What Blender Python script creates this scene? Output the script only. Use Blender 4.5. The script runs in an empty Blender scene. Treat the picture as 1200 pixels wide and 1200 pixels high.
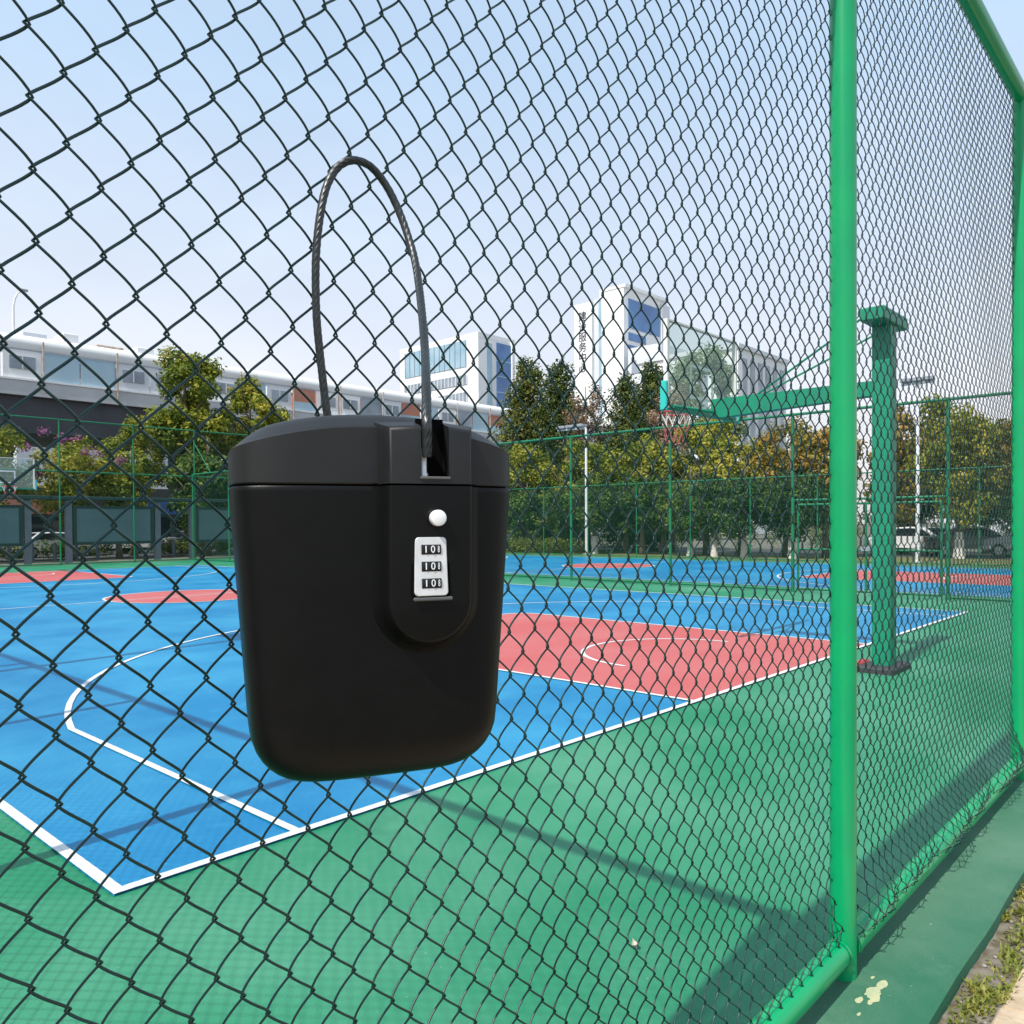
import bpy, math, random
import numpy as np
from mathutils import Vector, Matrix
R = math.radians
rng = np.random.default_rng(7)
random.seed(7)
sc = bpy.context.scene
COL = sc.collection

# ------------------------------------------------------------------ helpers
def raw_mesh(name, V, F, mats, smooth=False, mi=None):
    V = np.asarray(V, dtype=np.float32).reshape(-1, 3)
    me = bpy.data.meshes.new(name)
    if isinstance(F, np.ndarray):
        n, k = F.shape
        me.vertices.add(len(V)); me.vertices.foreach_set('co', V.ravel())
        me.loops.add(n * k); me.loops.foreach_set('vertex_index', F.astype(np.int32).ravel())
        me.polygons.add(n)
        me.polygons.foreach_set('loop_start', np.arange(0, n * k, k, dtype=np.int32))
        me.polygons.foreach_set('loop_total', np.full(n, k, dtype=np.int32))
        me.update(calc_edges=True)
    else:
        me.from_pydata([tuple(map(float, v)) for v in V], [], F)
    for m in (mats if isinstance(mats, (list, tuple)) else [mats]):
        me.materials.append(m)
    if mi is not None:
        me.polygons.foreach_set('material_index', np.asarray(mi, dtype=np.int32))
    if smooth:
        me.polygons.foreach_set('use_smooth', np.ones(len(me.polygons), dtype=bool))
    me.validate(); me.update()
    return me

class MB:
    """collects shapes into one mesh"""
    def __init__(s): s.V = []; s.F = []; s.M = []; s.n = 0
    def add(s, V, F, m=0):
        V = np.asarray(V, float).reshape(-1, 3)
        s.V.append(V); s.F += [tuple(int(i) + s.n for i in f) for f in F]; s.M += [m] * len(F); s.n += len(V)
        return s
    def box(s, x0, x1, y0, y1, z0, z1, m=0, bev=0.0):
        if bev > 0:
            b = bev; V = []; 
            for z, i in ((z0, b), (z0 + b, 0), (z1 - b, 0), (z1, b)):
                c = b
                V += [(x0 + i + (c if i == 0 else 0), y0 + i, z), (x1 - i - (c if i == 0 else 0), y0 + i, z), (x1 - i, y0 + i + (c if i == 0 else 0), z), (x1 - i, y1 - i - (c if i == 0 else 0), z),
                      (x1 - i - (c if i == 0 else 0), y1 - i, z), (x0 + i + (c if i == 0 else 0), y1 - i, z), (x0 + i, y1 - i - (c if i == 0 else 0), z), (x0 + i, y0 + i + (c if i == 0 else 0), z)]
            F = [tuple(range(7, -1, -1)), tuple(range(24, 32))]
            for k in range(3):
                for i in range(8):
                    j = (i + 1) % 8
                    F.append((k * 8 + i, k * 8 + j, k * 8 + 8 + j, k * 8 + 8 + i))
            return s.add(V, F, m)
        V = [(x0, y0, z0), (x1, y0, z0), (x1, y1, z0), (x0, y1, z0), (x0, y0, z1), (x1, y0, z1), (x1, y1, z1), (x0, y1, z1)]
        F = [(3, 2, 1, 0), (4, 5, 6, 7), (0, 1, 5, 4), (1, 2, 6, 5), (2, 3, 7, 6), (3, 0, 4, 7)]
        return s.add(V, F, m)
    def tube(s, P, r, n=12, m=0, cap=True):
        P = [Vector(p) for p in P]
        rs = r if isinstance(r, (list, tuple)) else [r] * len(P)
        V = []; F = []; up = None
        for i, p in enumerate(P):
            d = (P[min(i + 1, len(P) - 1)] - P[max(i - 1, 0)]).normalized()
            if up is None:
                a = Vector((0, 0, 1)) if abs(d.z) < .9 else Vector((1, 0, 0))
                up = d.cross(a).normalized()
            up = (up - d * up.dot(d)).normalized(); w = d.cross(up)
            for k in range(n):
                t = 2 * math.pi * k / n
                V.append(p + (up * math.cos(t) + w * math.sin(t)) * rs[i])
        for i in range(len(P) - 1):
            for k in range(n):
                j = (k + 1) % n
                F.append((i * n + k, i * n + j, i * n + n + j, i * n + n + k))
        if cap:
            F.append(tuple(range(n - 1, -1, -1))); F.append(tuple((len(P) - 1) * n + k for k in range(n)))
        return s.add([tuple(v) for v in V], F, m)
    def lathe(s, prof, c=(0, 0, 0), n=24, m=0, cap=True):
        V = []; F = []
        for (r, z) in prof:
            for k in range(n):
                t = 2 * math.pi * k / n; V.append((c[0] + r * math.cos(t), c[1] + r * math.sin(t), c[2] + z))
        for i in range(len(prof) - 1):
            for k in range(n):
                j = (k + 1) % n; F.append((i * n + k, i * n + j, i * n + n + j, i * n + n + k))
        if cap:
            F.append(tuple(range(n - 1, -1, -1))); F.append(tuple((len(prof) - 1) * n + k for k in range(n)))
        return s.add(V, F, m)
    def rings(s, Rs, m=0, cap=True):
        n = len(Rs[0]); V = [p for r in Rs for p in r]; F = []
        for i in range(len(Rs) - 1):
            for k in range(n):
                j = (k + 1) % n; F.append((i * n + k, i * n + j, i * n + n + j, i * n + n + k))
        if cap:
            F.append(tuple(range(n - 1, -1, -1))); F.append(tuple((len(Rs) - 1) * n + k for k in range(n)))
        return s.add(V, F, m)
    def xf(s, M):
        for i, V in enumerate(s.V):
            s.V[i] = np.array([tuple(M @ Vector(v)) for v in V])
        return s
    def build(s, name, mats, parent=None, smooth=False, loc=None, rot=None, autosmooth=None):
        me = raw_mesh(name, np.concatenate(s.V), s.F, mats, smooth, s.M)
        if autosmooth is not None:
            me.polygons.foreach_set('use_smooth', np.ones(len(me.polygons), dtype=bool))
            me.set_sharp_from_angle(angle=R(autosmooth))
        return link(name, me, parent, loc, rot)

def link(name, me, parent=None, loc=None, rot=None):
    o = bpy.data.objects.new(name, me); COL.objects.link(o)
    if parent is not None: o.parent = parent
    if loc is not None: o.location = loc
    if rot is not None: o.rotation_euler = rot
    return o
def tag(o, label=None, cat=None, group=None, kind=None):
    if label: o['label'] = label
    if cat: o['category'] = cat
    if group: o['group'] = group
    if kind: o['kind'] = kind
    return o
def thing(name, label, cat, loc=(0, 0, 0), rz=0, group=None):
    o = link(name, None, None, loc, (0, 0, rz)); o.empty_display_size = .2
    return tag(o, label, cat, group)
def copy_tree(o, loc=None, rz=None, label=None, parent=None, scale=None):
    c = o.copy(); COL.objects.link(c)
    if parent is not None: c.parent = parent
    for ch in list(o.children): copy_tree(ch, parent=c)
    if loc is not None: c.location = loc
    if rz is not None: c.rotation_euler = (0, 0, rz)
    if label: c['label'] = label
    if scale is not None: c.scale = scale
    return c

# ------------------------------------------------------------------ materials
def mat(name, c1, c2=None, rough=.6, scale=8, bump=0.0, bscale=60, metal=0, spec=.5, detail=6, lo=.35, hi=.65, coat=0):
    m = bpy.data.materials.new(name); m.use_nodes = True
    nt = m.node_tree; b = nt.nodes['Principled BSDF']
    b.inputs['Roughness'].default_value = rough; b.inputs['Metallic'].default_value = metal
    b.inputs['Specular IOR Level'].default_value = spec
    if coat: b.inputs['Coat Weight'].default_value = coat
    tc = nt.nodes.new('ShaderNodeTexCoord')
    if c2 is None:
        b.inputs['Base Color'].default_value = (*c1, 1)
    else:
        n = nt.nodes.new('ShaderNodeTexNoise'); n.inputs['Scale'].default_value = scale; n.inputs['Detail'].default_value = detail
        r = nt.nodes.new('ShaderNodeValToRGB')
        r.color_ramp.elements[0].position = lo; r.color_ramp.elements[1].position = hi
        r.color_ramp.elements[0].color = (*c1, 1); r.color_ramp.elements[1].color = (*c2, 1)
        nt.links.new(tc.outputs['Object'], n.inputs['Vector']); nt.links.new(n.outputs['Fac'], r.inputs['Fac'])
        nt.links.new(r.outputs['Color'], b.inputs['Base Color'])
    if bump:
        n2 = nt.nodes.new('ShaderNodeTexNoise'); n2.inputs['Scale'].default_value = bscale; n2.inputs['Detail'].default_value = 8
        bp = nt.nodes.new('ShaderNodeBump'); bp.inputs['Strength'].default_value = bump; bp.inputs['Distance'].default_value = .01
        nt.links.new(tc.outputs['Object'], n2.inputs['Vector']); nt.links.new(n2.outputs['Fac'], bp.inputs['Height'])
        nt.links.new(bp.outputs['Normal'], b.inputs['Normal'])
    return m

def court_mat(name, base, worn, rough=.62):
    """acrylic court paint: fine grain, large faded patches, a few scuffs"""
    m = bpy.data.materials.new(name); m.use_nodes = True
    nt = m.node_tree; b = nt.nodes['Principled BSDF']; L = nt.links.new
    geo = nt.nodes.new('ShaderNodeNewGeometry')
    def noise(s, d=6, r=.6):
        n = nt.nodes.new('ShaderNodeTexNoise'); n.inputs['Scale'].default_value = s; n.inputs['Detail'].default_value = d
        n.inputs['Roughness'].default_value = r; L(geo.outputs['Position'], n.inputs['Vector']); return n.outputs['Fac']
    def ramp(f, p0, p1, a=0, c=1):
        r = nt.nodes.new('ShaderNodeMapRange'); r.inputs['From Min'].default_value = p0; r.inputs['From Max'].default_value = p1
        r.inputs['To Min'].default_value = a; r.inputs['To Max'].default_value = c; L(f, r.inputs['Value']); return r.outputs['Result']
    def mix(f, a, c, mode='MIX'):
        x = nt.nodes.new('ShaderNodeMix'); x.data_type = 'RGBA'; x.blend_type = mode
        if isinstance(f, float): x.inputs['Factor'].default_value = f
        else: L(f, x.inputs['Factor'])
        for v, k in ((a, 'A'), (c, 'B')):
            s_ = [i for i in x.inputs if i.name == k and i.type == 'RGBA'][0]
            if isinstance(v, tuple): s_.default_value = (*v, 1)
            else: L(v, s_)
        return [o for o in x.outputs if o.type == 'RGBA'][0]
    c = mix(ramp(noise(.5), .40, .66, 0, .85), base, worn)
    c = mix(ramp(noise(3.1, 8, .72), .54, .72, 0, .45), c, worn)
    dk = tuple(v * .62 + .012 for v in base)
    c = mix(ramp(noise(1.1, 10, .75), .58, .74, 0, .55), c, dk)
    c = mix(ramp(noise(19, 5, .8), .66, .74, 0, .5), c, dk)
    c = mix(ramp(noise(38, 3, .6), .72, .76, 0, .55), c, (.55, .55, .5))
    grain = ramp(noise(160, 3), .3, .7, .86, 1.1)
    g = nt.nodes.new('ShaderNodeCombineColor'); [L(grain, g.inputs[i]) for i in range(3)]
    c = mix(1.0, c, g.outputs[0], 'MULTIPLY')
    L(c, b.inputs['Base Color'])
    b.inputs['Roughness'].default_value = rough; b.inputs['Specular IOR Level'].default_value = .24
    bp = nt.nodes.new('ShaderNodeBump'); bp.inputs['Strength'].default_value = .25; bp.inputs['Distance'].default_value = .004
    L(noise(220, 4), bp.inputs['Height']); L(bp.outputs['Normal'], b.inputs['Normal'])
    return m

def leaf_mat(name, cols, nscale=.9, trans=.35):
    m = bpy.data.materials.new(name); m.use_nodes = True
    nt = m.node_tree; L = nt.links.new
    for n in list(nt.nodes): nt.nodes.remove(n)
    out = nt.nodes.new('ShaderNodeOutputMaterial')
    geo = nt.nodes.new('ShaderNodeNewGeometry'); oi = nt.nodes.new('ShaderNodeObjectInfo')
    nz = nt.nodes.new('ShaderNodeTexNoise'); nz.inputs['Scale'].default_value = nscale; nz.inputs['Detail'].default_value = 3
    L(geo.outputs['Position'], nz.inputs['Vector'])
    a = nt.nodes.new('ShaderNodeMath'); a.operation = 'MULTIPLY_ADD'; a.inputs[1].default_value = .55
    L(geo.outputs['Random Per Island'], a.inputs[0]); 
    b = nt.nodes.new('ShaderNodeMath'); b.operation = 'MULTIPLY_ADD'; b.inputs[1].default_value = 1.5; b.inputs[2].default_value = -.55
    L(nz.outputs['Fac'], b.inputs[0]); L(b.outputs[0], a.inputs[2])
    a2 = nt.nodes.new('ShaderNodeMath'); a2.operation = 'MULTIPLY_ADD'; a2.inputs[1].default_value = .25; a2.inputs[2].default_value = 0
    L(oi.outputs['Random'], a2.inputs[0])
    a3 = nt.nodes.new('ShaderNodeMath'); a3.operation = 'ADD'; L(a.outputs[0], a3.inputs[0]); L(a2.outputs[0], a3.inputs[1])
    r = nt.nodes.new('ShaderNodeValToRGB'); els = r.color_ramp.elements
    while len(els) < len(cols): els.new(.5)
    for i, c in enumerate(cols):
        els[i].position = i / (len(cols) - 1); els[i].color = (*c, 1)
    L(a3.outputs[0], r.inputs['Fac'])
    d = nt.nodes.new('ShaderNodeBsdfPrincipled'); d.inputs['Roughness'].default_value = .55; d.inputs['Specular IOR Level'].default_value = .3
    t = nt.nodes.new('ShaderNodeBsdfTranslucent'); mx = nt.nodes.new('ShaderNodeMixShader'); mx.inputs[0].default_value = trans
    L(r.outputs['Color'], d.inputs['Base Color']); L(r.outputs['Color'], t.inputs['Color'])
    L(d.outputs[0], mx.inputs[1]); L(t.outputs[0], mx.inputs[2]); L(mx.outputs[0], out.inputs['Surface'])
    return m

def glass_mat(name, col, fac=.2, rough=.05):
    """thin see-through sheet with a mirror-like sheen"""
    m = bpy.data.materials.new(name); m.use_nodes = True
    nt = m.node_tree; L = nt.links.new
    for n in list(nt.nodes): nt.nodes.remove(n)
    out = nt.nodes.new('ShaderNodeOutputMaterial')
    tr = nt.nodes.new('ShaderNodeBsdfTransparent'); tr.inputs['Color'].default_value = (.93, .97, .95, 1)
    pb = nt.nodes.new('ShaderNodeBsdfPrincipled'); pb.inputs['Base Color'].default_value = (*col, 1); pb.inputs['Roughness'].default_value = rough
    mx = nt.nodes.new('ShaderNodeMixShader'); mx.inputs[0].default_value = fac
    L(tr.outputs[0], mx.inputs[1]); L(pb.outputs[0], mx.inputs[2]); L(mx.outputs[0], out.inputs['Surface'])
    return m

M = {}
M['green'] = court_mat('court_green', (.010, .205, .092), (.075, .285, .17), .45)
M['blue'] = court_mat('court_blue', (.002, .180, .385), (.035, .30, .50), .40)
M['red'] = court_mat('court_red', (.50, .098, .095), (.52, .15, .145), .45)
M['line'] = mat('court_line_paint', (.72, .72, .70), (.60, .61, .60), .6, 30, .1, 200)
M['pipe'] = mat('green_pipe_paint', (.0008, .34, .115), (.002, .29, .11), .28, 3, .03, 40, spec=.5)
M['pipe2'] = mat('green_far_pipe_paint', (.004, .17, .068), (.008, .13, .06), .45, 3)
M['wire'] = mat('dark_green_wire_coat', (.0025, .030, .025), (.004, .042, .034), .32, 30, spec=.5)
M['wire2'] = mat('green_far_wire_coat', (.008, .075, .045), None, .5)
M['hoop'] = mat('hoop_green_paint', (.002, .235, .125), (.005, .19, .11), .45, 4, .05, 30)
M['turq'] = mat('turquoise_pad', (.02, .48, .42), None, .5)
M['rubber'] = mat('dark_rubber', (.03, .032, .036), (.05, .05, .055), .7, 20)
M['redp'] = mat('red_paint', (.45, .03, .03), (.36, .04, .04), .5, 10)
M['net'] = mat('white_net_cord', (.75, .75, .75), None, .8)
M['netred'] = mat('faded_red_net', (.42, .13, .12), None, .8)
M['pebble'] = mat('grey_grit', (.24, .22, .19), (.34, .32, .29), .9, 30)
M['white'] = mat('white_paint', (.78, .78, .77), (.68, .68, .67), .5, 2)
M['cream'] = mat('cream_frame', (.74, .72, .66), None, .5)
M['steel'] = mat('grey_steel', (.35, .37, .40), (.28, .30, .33), .4, 6, metal=.4)
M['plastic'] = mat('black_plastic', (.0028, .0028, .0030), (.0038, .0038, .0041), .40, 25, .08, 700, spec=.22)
M['plastic_lid'] = mat('lighter_black_plastic', (.0105, .0105, .0108), (.013, .013, .0133), .45, 25, .06, 700, spec=.4)  # lid colour set lighter than the body
M['groove'] = mat('black_recess', (.0012, .0012, .0012), None, .8, spec=.1)
M['lip'] = mat('grey_plastic_lip', (.09, .09, .09), None, .5)
M['chrome'] = mat('brushed_silver', (.80, .80, .80), (.70, .70, .70), .38, 40, metal=.35)
M['knob'] = mat('satin_white_metal', (.86, .86, .86), None, .35, metal=.1)
M['dial'] = mat('black_dial_wheel', (.004, .004, .004), None, .45)
M['digit'] = mat('white_digit_print', (.85, .85, .85), None, .6)
M['cable'] = mat('grey_black_cable_sheath', (.009, .012, .012), (.018, .022, .022), .34, 60, spec=.6)
M['curb'] = court_mat('green_concrete', (.028, .140, .078), (.13, .235, .16), .85)
M['soil'] = mat('dry_soil', (.11, .085, .055), (.22, .19, .15), .95, 18, .8, 40)
M['paving'] = mat('tan_paving', (.42, .31, .20), (.55, .43, .30), .9, 14, .5, 60)
M['ground'] = mat('grey_ground', (.12, .12, .09), (.17, .16, .13), .95, .8, .2, 20)
M['asphalt'] = mat('asphalt', (.05, .05, .052), (.07, .07, .07), .9, 3, .2, 40)
M['grass'] = mat('verge_grass', (.10, .12, .03), (.22, .20, .07), .95, 2.5, .6, 30)
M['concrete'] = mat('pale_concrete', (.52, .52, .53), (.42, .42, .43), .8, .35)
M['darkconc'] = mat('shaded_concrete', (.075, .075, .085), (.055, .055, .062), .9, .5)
M['rust'] = mat('rusty_post', (.42, .30, .18), (.55, .5, .45), .8, 2)
M['bwhite'] = mat('white_facade', (.80, .80, .79), (.74, .74, .74), .7, .12)
M['bshade'] = mat('pale_grey_facade', (.62, .64, .67), (.58, .60, .63), .7, .12)
M['bglass'] = mat('blue_facade_glass', (.03, .12, .33), (.06, .20, .42), .12, .25, spec=.8)
M['skyglass'] = mat('pale_blue_glass', (.22, .38, .48), (.34, .48, .56), .15, .3, spec=.8)
M['wband'] = mat('grey_window_band', (.16, .20, .25), (.28, .33, .38), .2, .5, spec=.7)
M['mull'] = mat('white_mullion', (.7, .7, .7), None, .6)
M['ink'] = mat('dark_sign_letters', (.04, .035, .06), None, .6)
M['brick'] = mat('red_brick_wall', (.36, .13, .09), (.44, .20, .14), .85, .4)
M['board'] = mat('teal_grey_board', (.075, .155, .175), (.095, .185, .20), .35, .8)
M['boardframe'] = mat('dark_teal_frame', (.008, .045, .04), None, .5)
M['pillar'] = mat('grey_pillar', (.17, .20, .24), (.13, .16, .19), .7, 2)
M['signblue'] = mat('blue_shop_sign', (.02, .07, .22), (.03, .09, .26), .5, .5)
M['shop'] = mat('dark_shop_front', (.02, .02, .025), (.05, .045, .045), .5, .6)
M['bark'] = mat('bark', (.10, .075, .05), (.19, .15, .11), .95, 6, .6, 25)
M['lime'] = mat('limewashed_bark', (.72, .70, .66), (.60, .57, .52), .9, 6, .4, 25)
M['carwhite'] = mat('white_car_paint', (.72, .72, .72), None, .25, coat=.6)
M['cardark'] = mat('charcoal_car_paint', (.022, .03, .032), None, .25, coat=.6)
M['carsilver'] = mat('silver_car_paint', (.36, .38, .40), None, .25, coat=.6, metal=.3)
M['carglass'] = mat('dark_car_glass', (.012, .016, .02), None, .08, spec=.8)
M['tyre'] = mat('tyre_rubber', (.015, .015, .015), None, .8)
M['rim'] = mat('alloy_rim', (.5, .5, .5), None, .35, metal=.7)
M['tail'] = mat('red_tail_lamp', (.55, .03, .03), None, .3)
M['lampglass'] = mat('clear_lamp', (.7, .72, .72), None, .2)
M['glassboard'] = glass_mat('clear_backboard_acrylic', (.55, .68, .62), .16, .04)
M['litter'] = mat('dry_leaf', (.55, .50, .40), None, .8)
M['stain'] = mat('cream_paint_splash', (.50, .48, .28), (.38, .44, .26), .8, 40)
M['joint'] = mat('dark_joint', (.05, .04, .035), None, .95)
M['leaf_con'] = leaf_mat('conifer_leaf', [(.014, .036, .010), (.045, .085, .018), (.115, .15, .030), (.26, .23, .05)])
M['leaf_yel'] = leaf_mat('yellow_green_leaf', [(.030, .065, .010), (.11, .165, .018), (.28, .30, .030), (.48, .40, .06)])
M['leaf_org'] = leaf_mat('olive_orange_leaf', [(.040, .065, .012), (.14, .15, .022), (.34, .24, .035), (.50, .27, .06)])
M['leaf_dark'] = leaf_mat('dark_green_leaf', [(.010, .030, .010), (.032, .080, .018), (.085, .16, .028), (.22, .27, .05)])
M['leaf_hedge'] = leaf_mat('hedge_leaf', [(.025, .055, .012), (.07, .12, .02), (.16, .20, .035), (.28, .28, .06)], 1.5)
M['leaf_brown'] = leaf_mat('dry_pinkish_leaf', [(.05, .06, .02), (.16, .12, .06), (.32, .20, .13), (.42, .30, .22)])
M['leaf_weed'] = leaf_mat('weed_leaf', [(.06, .10, .015), (.16, .20, .03), (.30, .30, .06), (.38, .33, .10)], 12)
M['flower'] = leaf_mat('magenta_flower', [(.13, .035, .10), (.25, .07, .19), (.34, .14, .27)], 2)

# ------------------------------------------------------------------ measured layout (X along the baseline, Y into the court)
CAM = Vector((-1.4294, -3.7474, 1.6575))
TN = -2.6688          # near fence line
S0, DN = 1.5144, 3.0315
HN = 4.3476
F2, F3, F1, L = 17.271, 31.574, 34.824, 29.8
SL = S0 - DN          # corner with the side fence
HALF = 7.5

# ------------------------------------------------------------------ ground and courts
def sheet(name, polys, z, m, thick=0.0):
    mb = MB()
    for P in polys:
        mb.add([(x, y, z) for x, y in P], [tuple(range(len(P)))])
    o = mb.build(name, m); tag(o, kind='structure'); return o
g = MB()
xs = [-900, -60, 31.7, 60, 900]; 
g.add([(-900, -900, -.075), (900, -900, -.075), (900, 900, -.075), (-900, 900, -.075)], [(0, 1, 2, 3)])
tag(g.build('ground', M['ground']), kind='structure')
b = MB().box(SL - .25, 32.0, -2.62, F1 + .3, -.06, 0.0)
tag(b.build('court_surface', M['green']), kind='structure')
def rect(x0, x1, y0, y1): return [(x0, y0), (x1, y0), (x1, y1), (x0, y1)]
sheet('blue_court', [rect(0, 15, 0, L)], .004, M['blue'])
sheet('blue_court', [rect(18.6, 30.57, 0, L)], .004, M['blue'])
def arc(cx, cy, r, a0, a1, n=40): return [(cx + r * math.cos(R(a0 + (a1 - a0) * i / n)), cy + r * math.sin(R(a0 + (a1 - a0) * i / n))) for i in range(n + 1)]
def keypoly(cx, hw, L_, y0, sgn):
    P = [(cx - hw, y0), (cx + hw, y0)]
    rc = .45
    for (x, y, a) in ((cx + hw - rc, L_ - rc, 0), (cx - hw + rc, L_ - rc, 90)):
        for i in range(9):
            t = R(a + 90 * i / 8); P.append((x + rc * math.cos(t), y0 + sgn * (y + rc * math.sin(t))))
    return P if sgn > 0 else P[::-1]
reds = []
for cx, hw in ((7.5, 2.31), (24.58, 2.31)):
    reds += [keypoly(cx, hw, 6.35, 0, 1), keypoly(cx, hw, 6.35, L, -1), arc(cx, 14.95, 1.8, 0, 360, 64)[:-1]]
sheet('red_court', reds, .008, M['red'])
lines = MB()
def stroke(P, w=.05, closed=False, z=.012):
    P = [Vector((x, y)) for x, y in P]; n = len(P); A = []; B = []
    for i in range(n):
        if closed: d = (P[(i + 1) % n] - P[i - 1])
        else: d = P[min(i + 1, n - 1)] - P[max(i - 1, 0)]
        d.normalize(); nn = Vector((-d.y, d.x)) * w / 2
        A.append(P[i] + nn); B.append(P[i] - nn)
    V = [(p.x, p.y, z) for p in A] + [(p.x, p.y, z) for p in B]
    F = [(i, n + i, n + (i + 1) % n, (i + 1) % n) for i in range(n if closed else n - 1)]
    lines.add(V, F)
def half_lines(cx, hw, y0, s, hw3, w):
    q = lambda P: [(x, y0 + s * y) for x, y in P]
    stroke(q([(cx - 2.31, 0.05), (cx - 2.31, 5.9)] + [(cx - 2.31 + .45 - .45 * math.cos(R(a)), 5.9 + .45 * math.sin(R(a))) for a in range(10, 91, 10)]
             + [(cx + 2.31 - .45 + .45 * math.sin(R(a)), 5.9 + .45 * math.cos(R(a))) for a in range(0, 91, 10)] + [(cx + 2.31, 0.05)]), w)
    r3 = hw3 + .18; a0 = math.degrees(math.acos(hw3 / r3)); yc = 3.35 - r3 * math.sin(R(a0)) 
    P = [(cx - hw3, .03), (cx - hw3, 3.3)] + [(cx - r3 * math.cos(R(a)), yc + r3 * math.sin(R(a)) * 1.0) for a in np.linspace(a0, 180 - a0, 50)] + [(cx + hw3, 3.3), (cx + hw3, .03)]
    stroke(q(P), w, z=.0125)
    stroke(q(arc(cx + .05, 1.575, 1.25, 0, 180, 30)), w)
half_lines(7.5, 2.31, 0, 1, 6.533, .052); half_lines(7.5, 2.31, L, -1, 6.533, .052)
half_lines(24.58, 2.31, 0, 1, 5.3, .052); half_lines(24.58, 2.31, L, -1, 5.3, .052)
for cx in (7.5, 24.58):
    stroke(arc(cx, 14.95, 1.8, 0, 360, 64)[:-1], .052, True)
for x0, x1 in ((0, 15), (18.6, 30.57)):
    stroke([(x0 + .03, 14.95), ((x0 + x1) / 2 - .3, 14.95), (x1 - .03, 14.95)], .05, z=.0122)
    w = .058
    for P in ([(x0, w / 2), (x1, w / 2)], [(x0, L - w / 2), (x1, L - w / 2)]): stroke(P, w, z=.0128)
    for P in ([(x0 + w / 2, w), (x0 + w / 2, L - w)], [(x1 - w / 2, w), (x1 - w / 2, L - w)]): stroke(P, w, z=.0128)
tag(lines.build('court_markings', M['line']), kind='structure')

# kerb, weed strip, paving on this side of the near fence
mb = MB()
nseg = 120; V = []; 
for i in range(nseg + 1):
    x = SL - 1 + (22 - SL) * i / nseg
    e = .004 * math.sin(x * 2.3) + .003 * math.sin(x * 7.1 + 1) + .002 * math.sin(x * 29)
    for (y, z) in ((-2.62, -.06), (-2.62, .012), (-2.955 + e, .012), (-2.975 + e, .0), (-2.98 + e, -.07)): V.append((x, y, z))
F = [(i * 5 + k, i * 5 + k + 1, i * 5 + 5 + k + 1, i * 5 + 5 + k) for i in range(nseg) for k in range(4)]
tag(mb.add(V, F).build('kerb', M['curb']), kind='structure')
mb = MB(); V = []
NX, NY = 260, 10
for i in range(NX + 1):
    for j in range(NY + 1):
        V.append((SL - 1 + 14 * i / NX, -2.975 - .2 * j / NY, -.052 + .010 * random.random()))
F = [(i * (NY + 1) + j, i * (NY + 1) + j + 1, (i + 1) * (NY + 1) + j + 1, (i + 1) * (NY + 1) + j) for i in range(NX) for j in range(NY)]
tag(mb.add(V, F).build('soil_strip', M['soil'], smooth=True), kind='structure')
mb = MB()
x = SL - 2.0
while x < 13:
    w = .42 + .04 * random.random()
    mb.box(x, x + w - .012, -3.62, -3.125 + .012 * random.random(), -.12, -.030 - .006 * random.random(), bev=.008)
    mb.box(x - .2, x - .2 + w - .012, -4.12, -3.634, -.12, -.030 - .006 * random.random(), bev=.008)
    mb.box(x, x + w - .012, -4.62, -4.134, -.12, -.030 - .006 * random.random(), bev=.008)
    x += w
tag(mb.build('paving', M['paving']), kind='structure')
# cream splash of paint on the kerb
mb = MB()
for k in range(16):
    cx, cy = 1.47 + rng.normal(0, .05), -2.785 + rng.normal(0, .02); r = .006 + .014 * rng.random()
    P = [(cx + r * (1 + .5 * rng.random()) * math.cos(a) * 1.4, cy + r * (.6 + .5 * rng.random()) * math.sin(a), .0126 + k * .0001) for a in np.linspace(0, 2 * math.pi, 11)[:-1]]
    mb.add(P, [tuple(range(10))])
o = mb.build('paint_splash', M['stain']); tag(o, kind='structure')
# weeds
def blades(n, fn, lmin, lmax, wid):
    V = []; F = []
    for i in range(n):
        x, y, z = fn(i); a = rng.random() * 6.283; l = lmin + (lmax - lmin) * rng.random(); tilt = .35 + .9 * rng.random()
        d = np.array([math.cos(a) * math.sin(tilt), math.sin(a) * math.sin(tilt), math.cos(tilt)]); s = np.array([-math.sin(a), math.cos(a), 0]) * wid * (.6 + .8 * rng.random())
        p = np.array([x, y, z]); k = len(V)
        V += [p, p + d * l * .5 + s, p + d * l + np.array([0, 0, -l * .15]), p + d * l * .5 - s]; F.append((k, k + 1, k + 2, k + 3))
    return np.array(V), np.array(F)
cl = [(rng.uniform(.9, 6), -3.05 + rng.normal(0, .035), rng.uniform(.02, .055)) for _ in range(80)]
def wf(i):
    c = cl[i % len(cl)]; return c[0] + rng.normal(0, c[2]), min(-2.99, max(-3.13, c[1] + rng.normal(0, c[2] * .6))), -.046
V, F = blades(5200, wf, .012, .045, .005)
o = link('weeds', raw_mesh('weeds', V, F, M['leaf_weed'])); tag(o, 'low yellow green weeds in the soil strip beside the kerb', 'weeds', kind='stuff')
for i, (x, y, z, m, lb) in enumerate(((1.185, -1.988, .006, 'litter', 'small curled dry leaf lying on the green court near the fence'),)):
    mb = MB(); P = []
    for k in range(9):
        t = k / 8
        for u in (-1, 0, 1): P.append((.05 * (t - .5), u * .014 * math.sin(math.pi * min(1, t + .05)), .012 * u * u + .012 * (2 * t - 1) ** 2))
    o = mb.add(P, [(k * 3 + u, k * 3 + u + 1, k * 3 + 4 + u, k * 3 + 3 + u) for k in range(8) for u in (0, 1)]).build('dry_leaf', M[m], smooth=True, loc=(x, y, .004), rot=(0, 0, 1.0))
    tag(o, lb, 'leaf')
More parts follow.
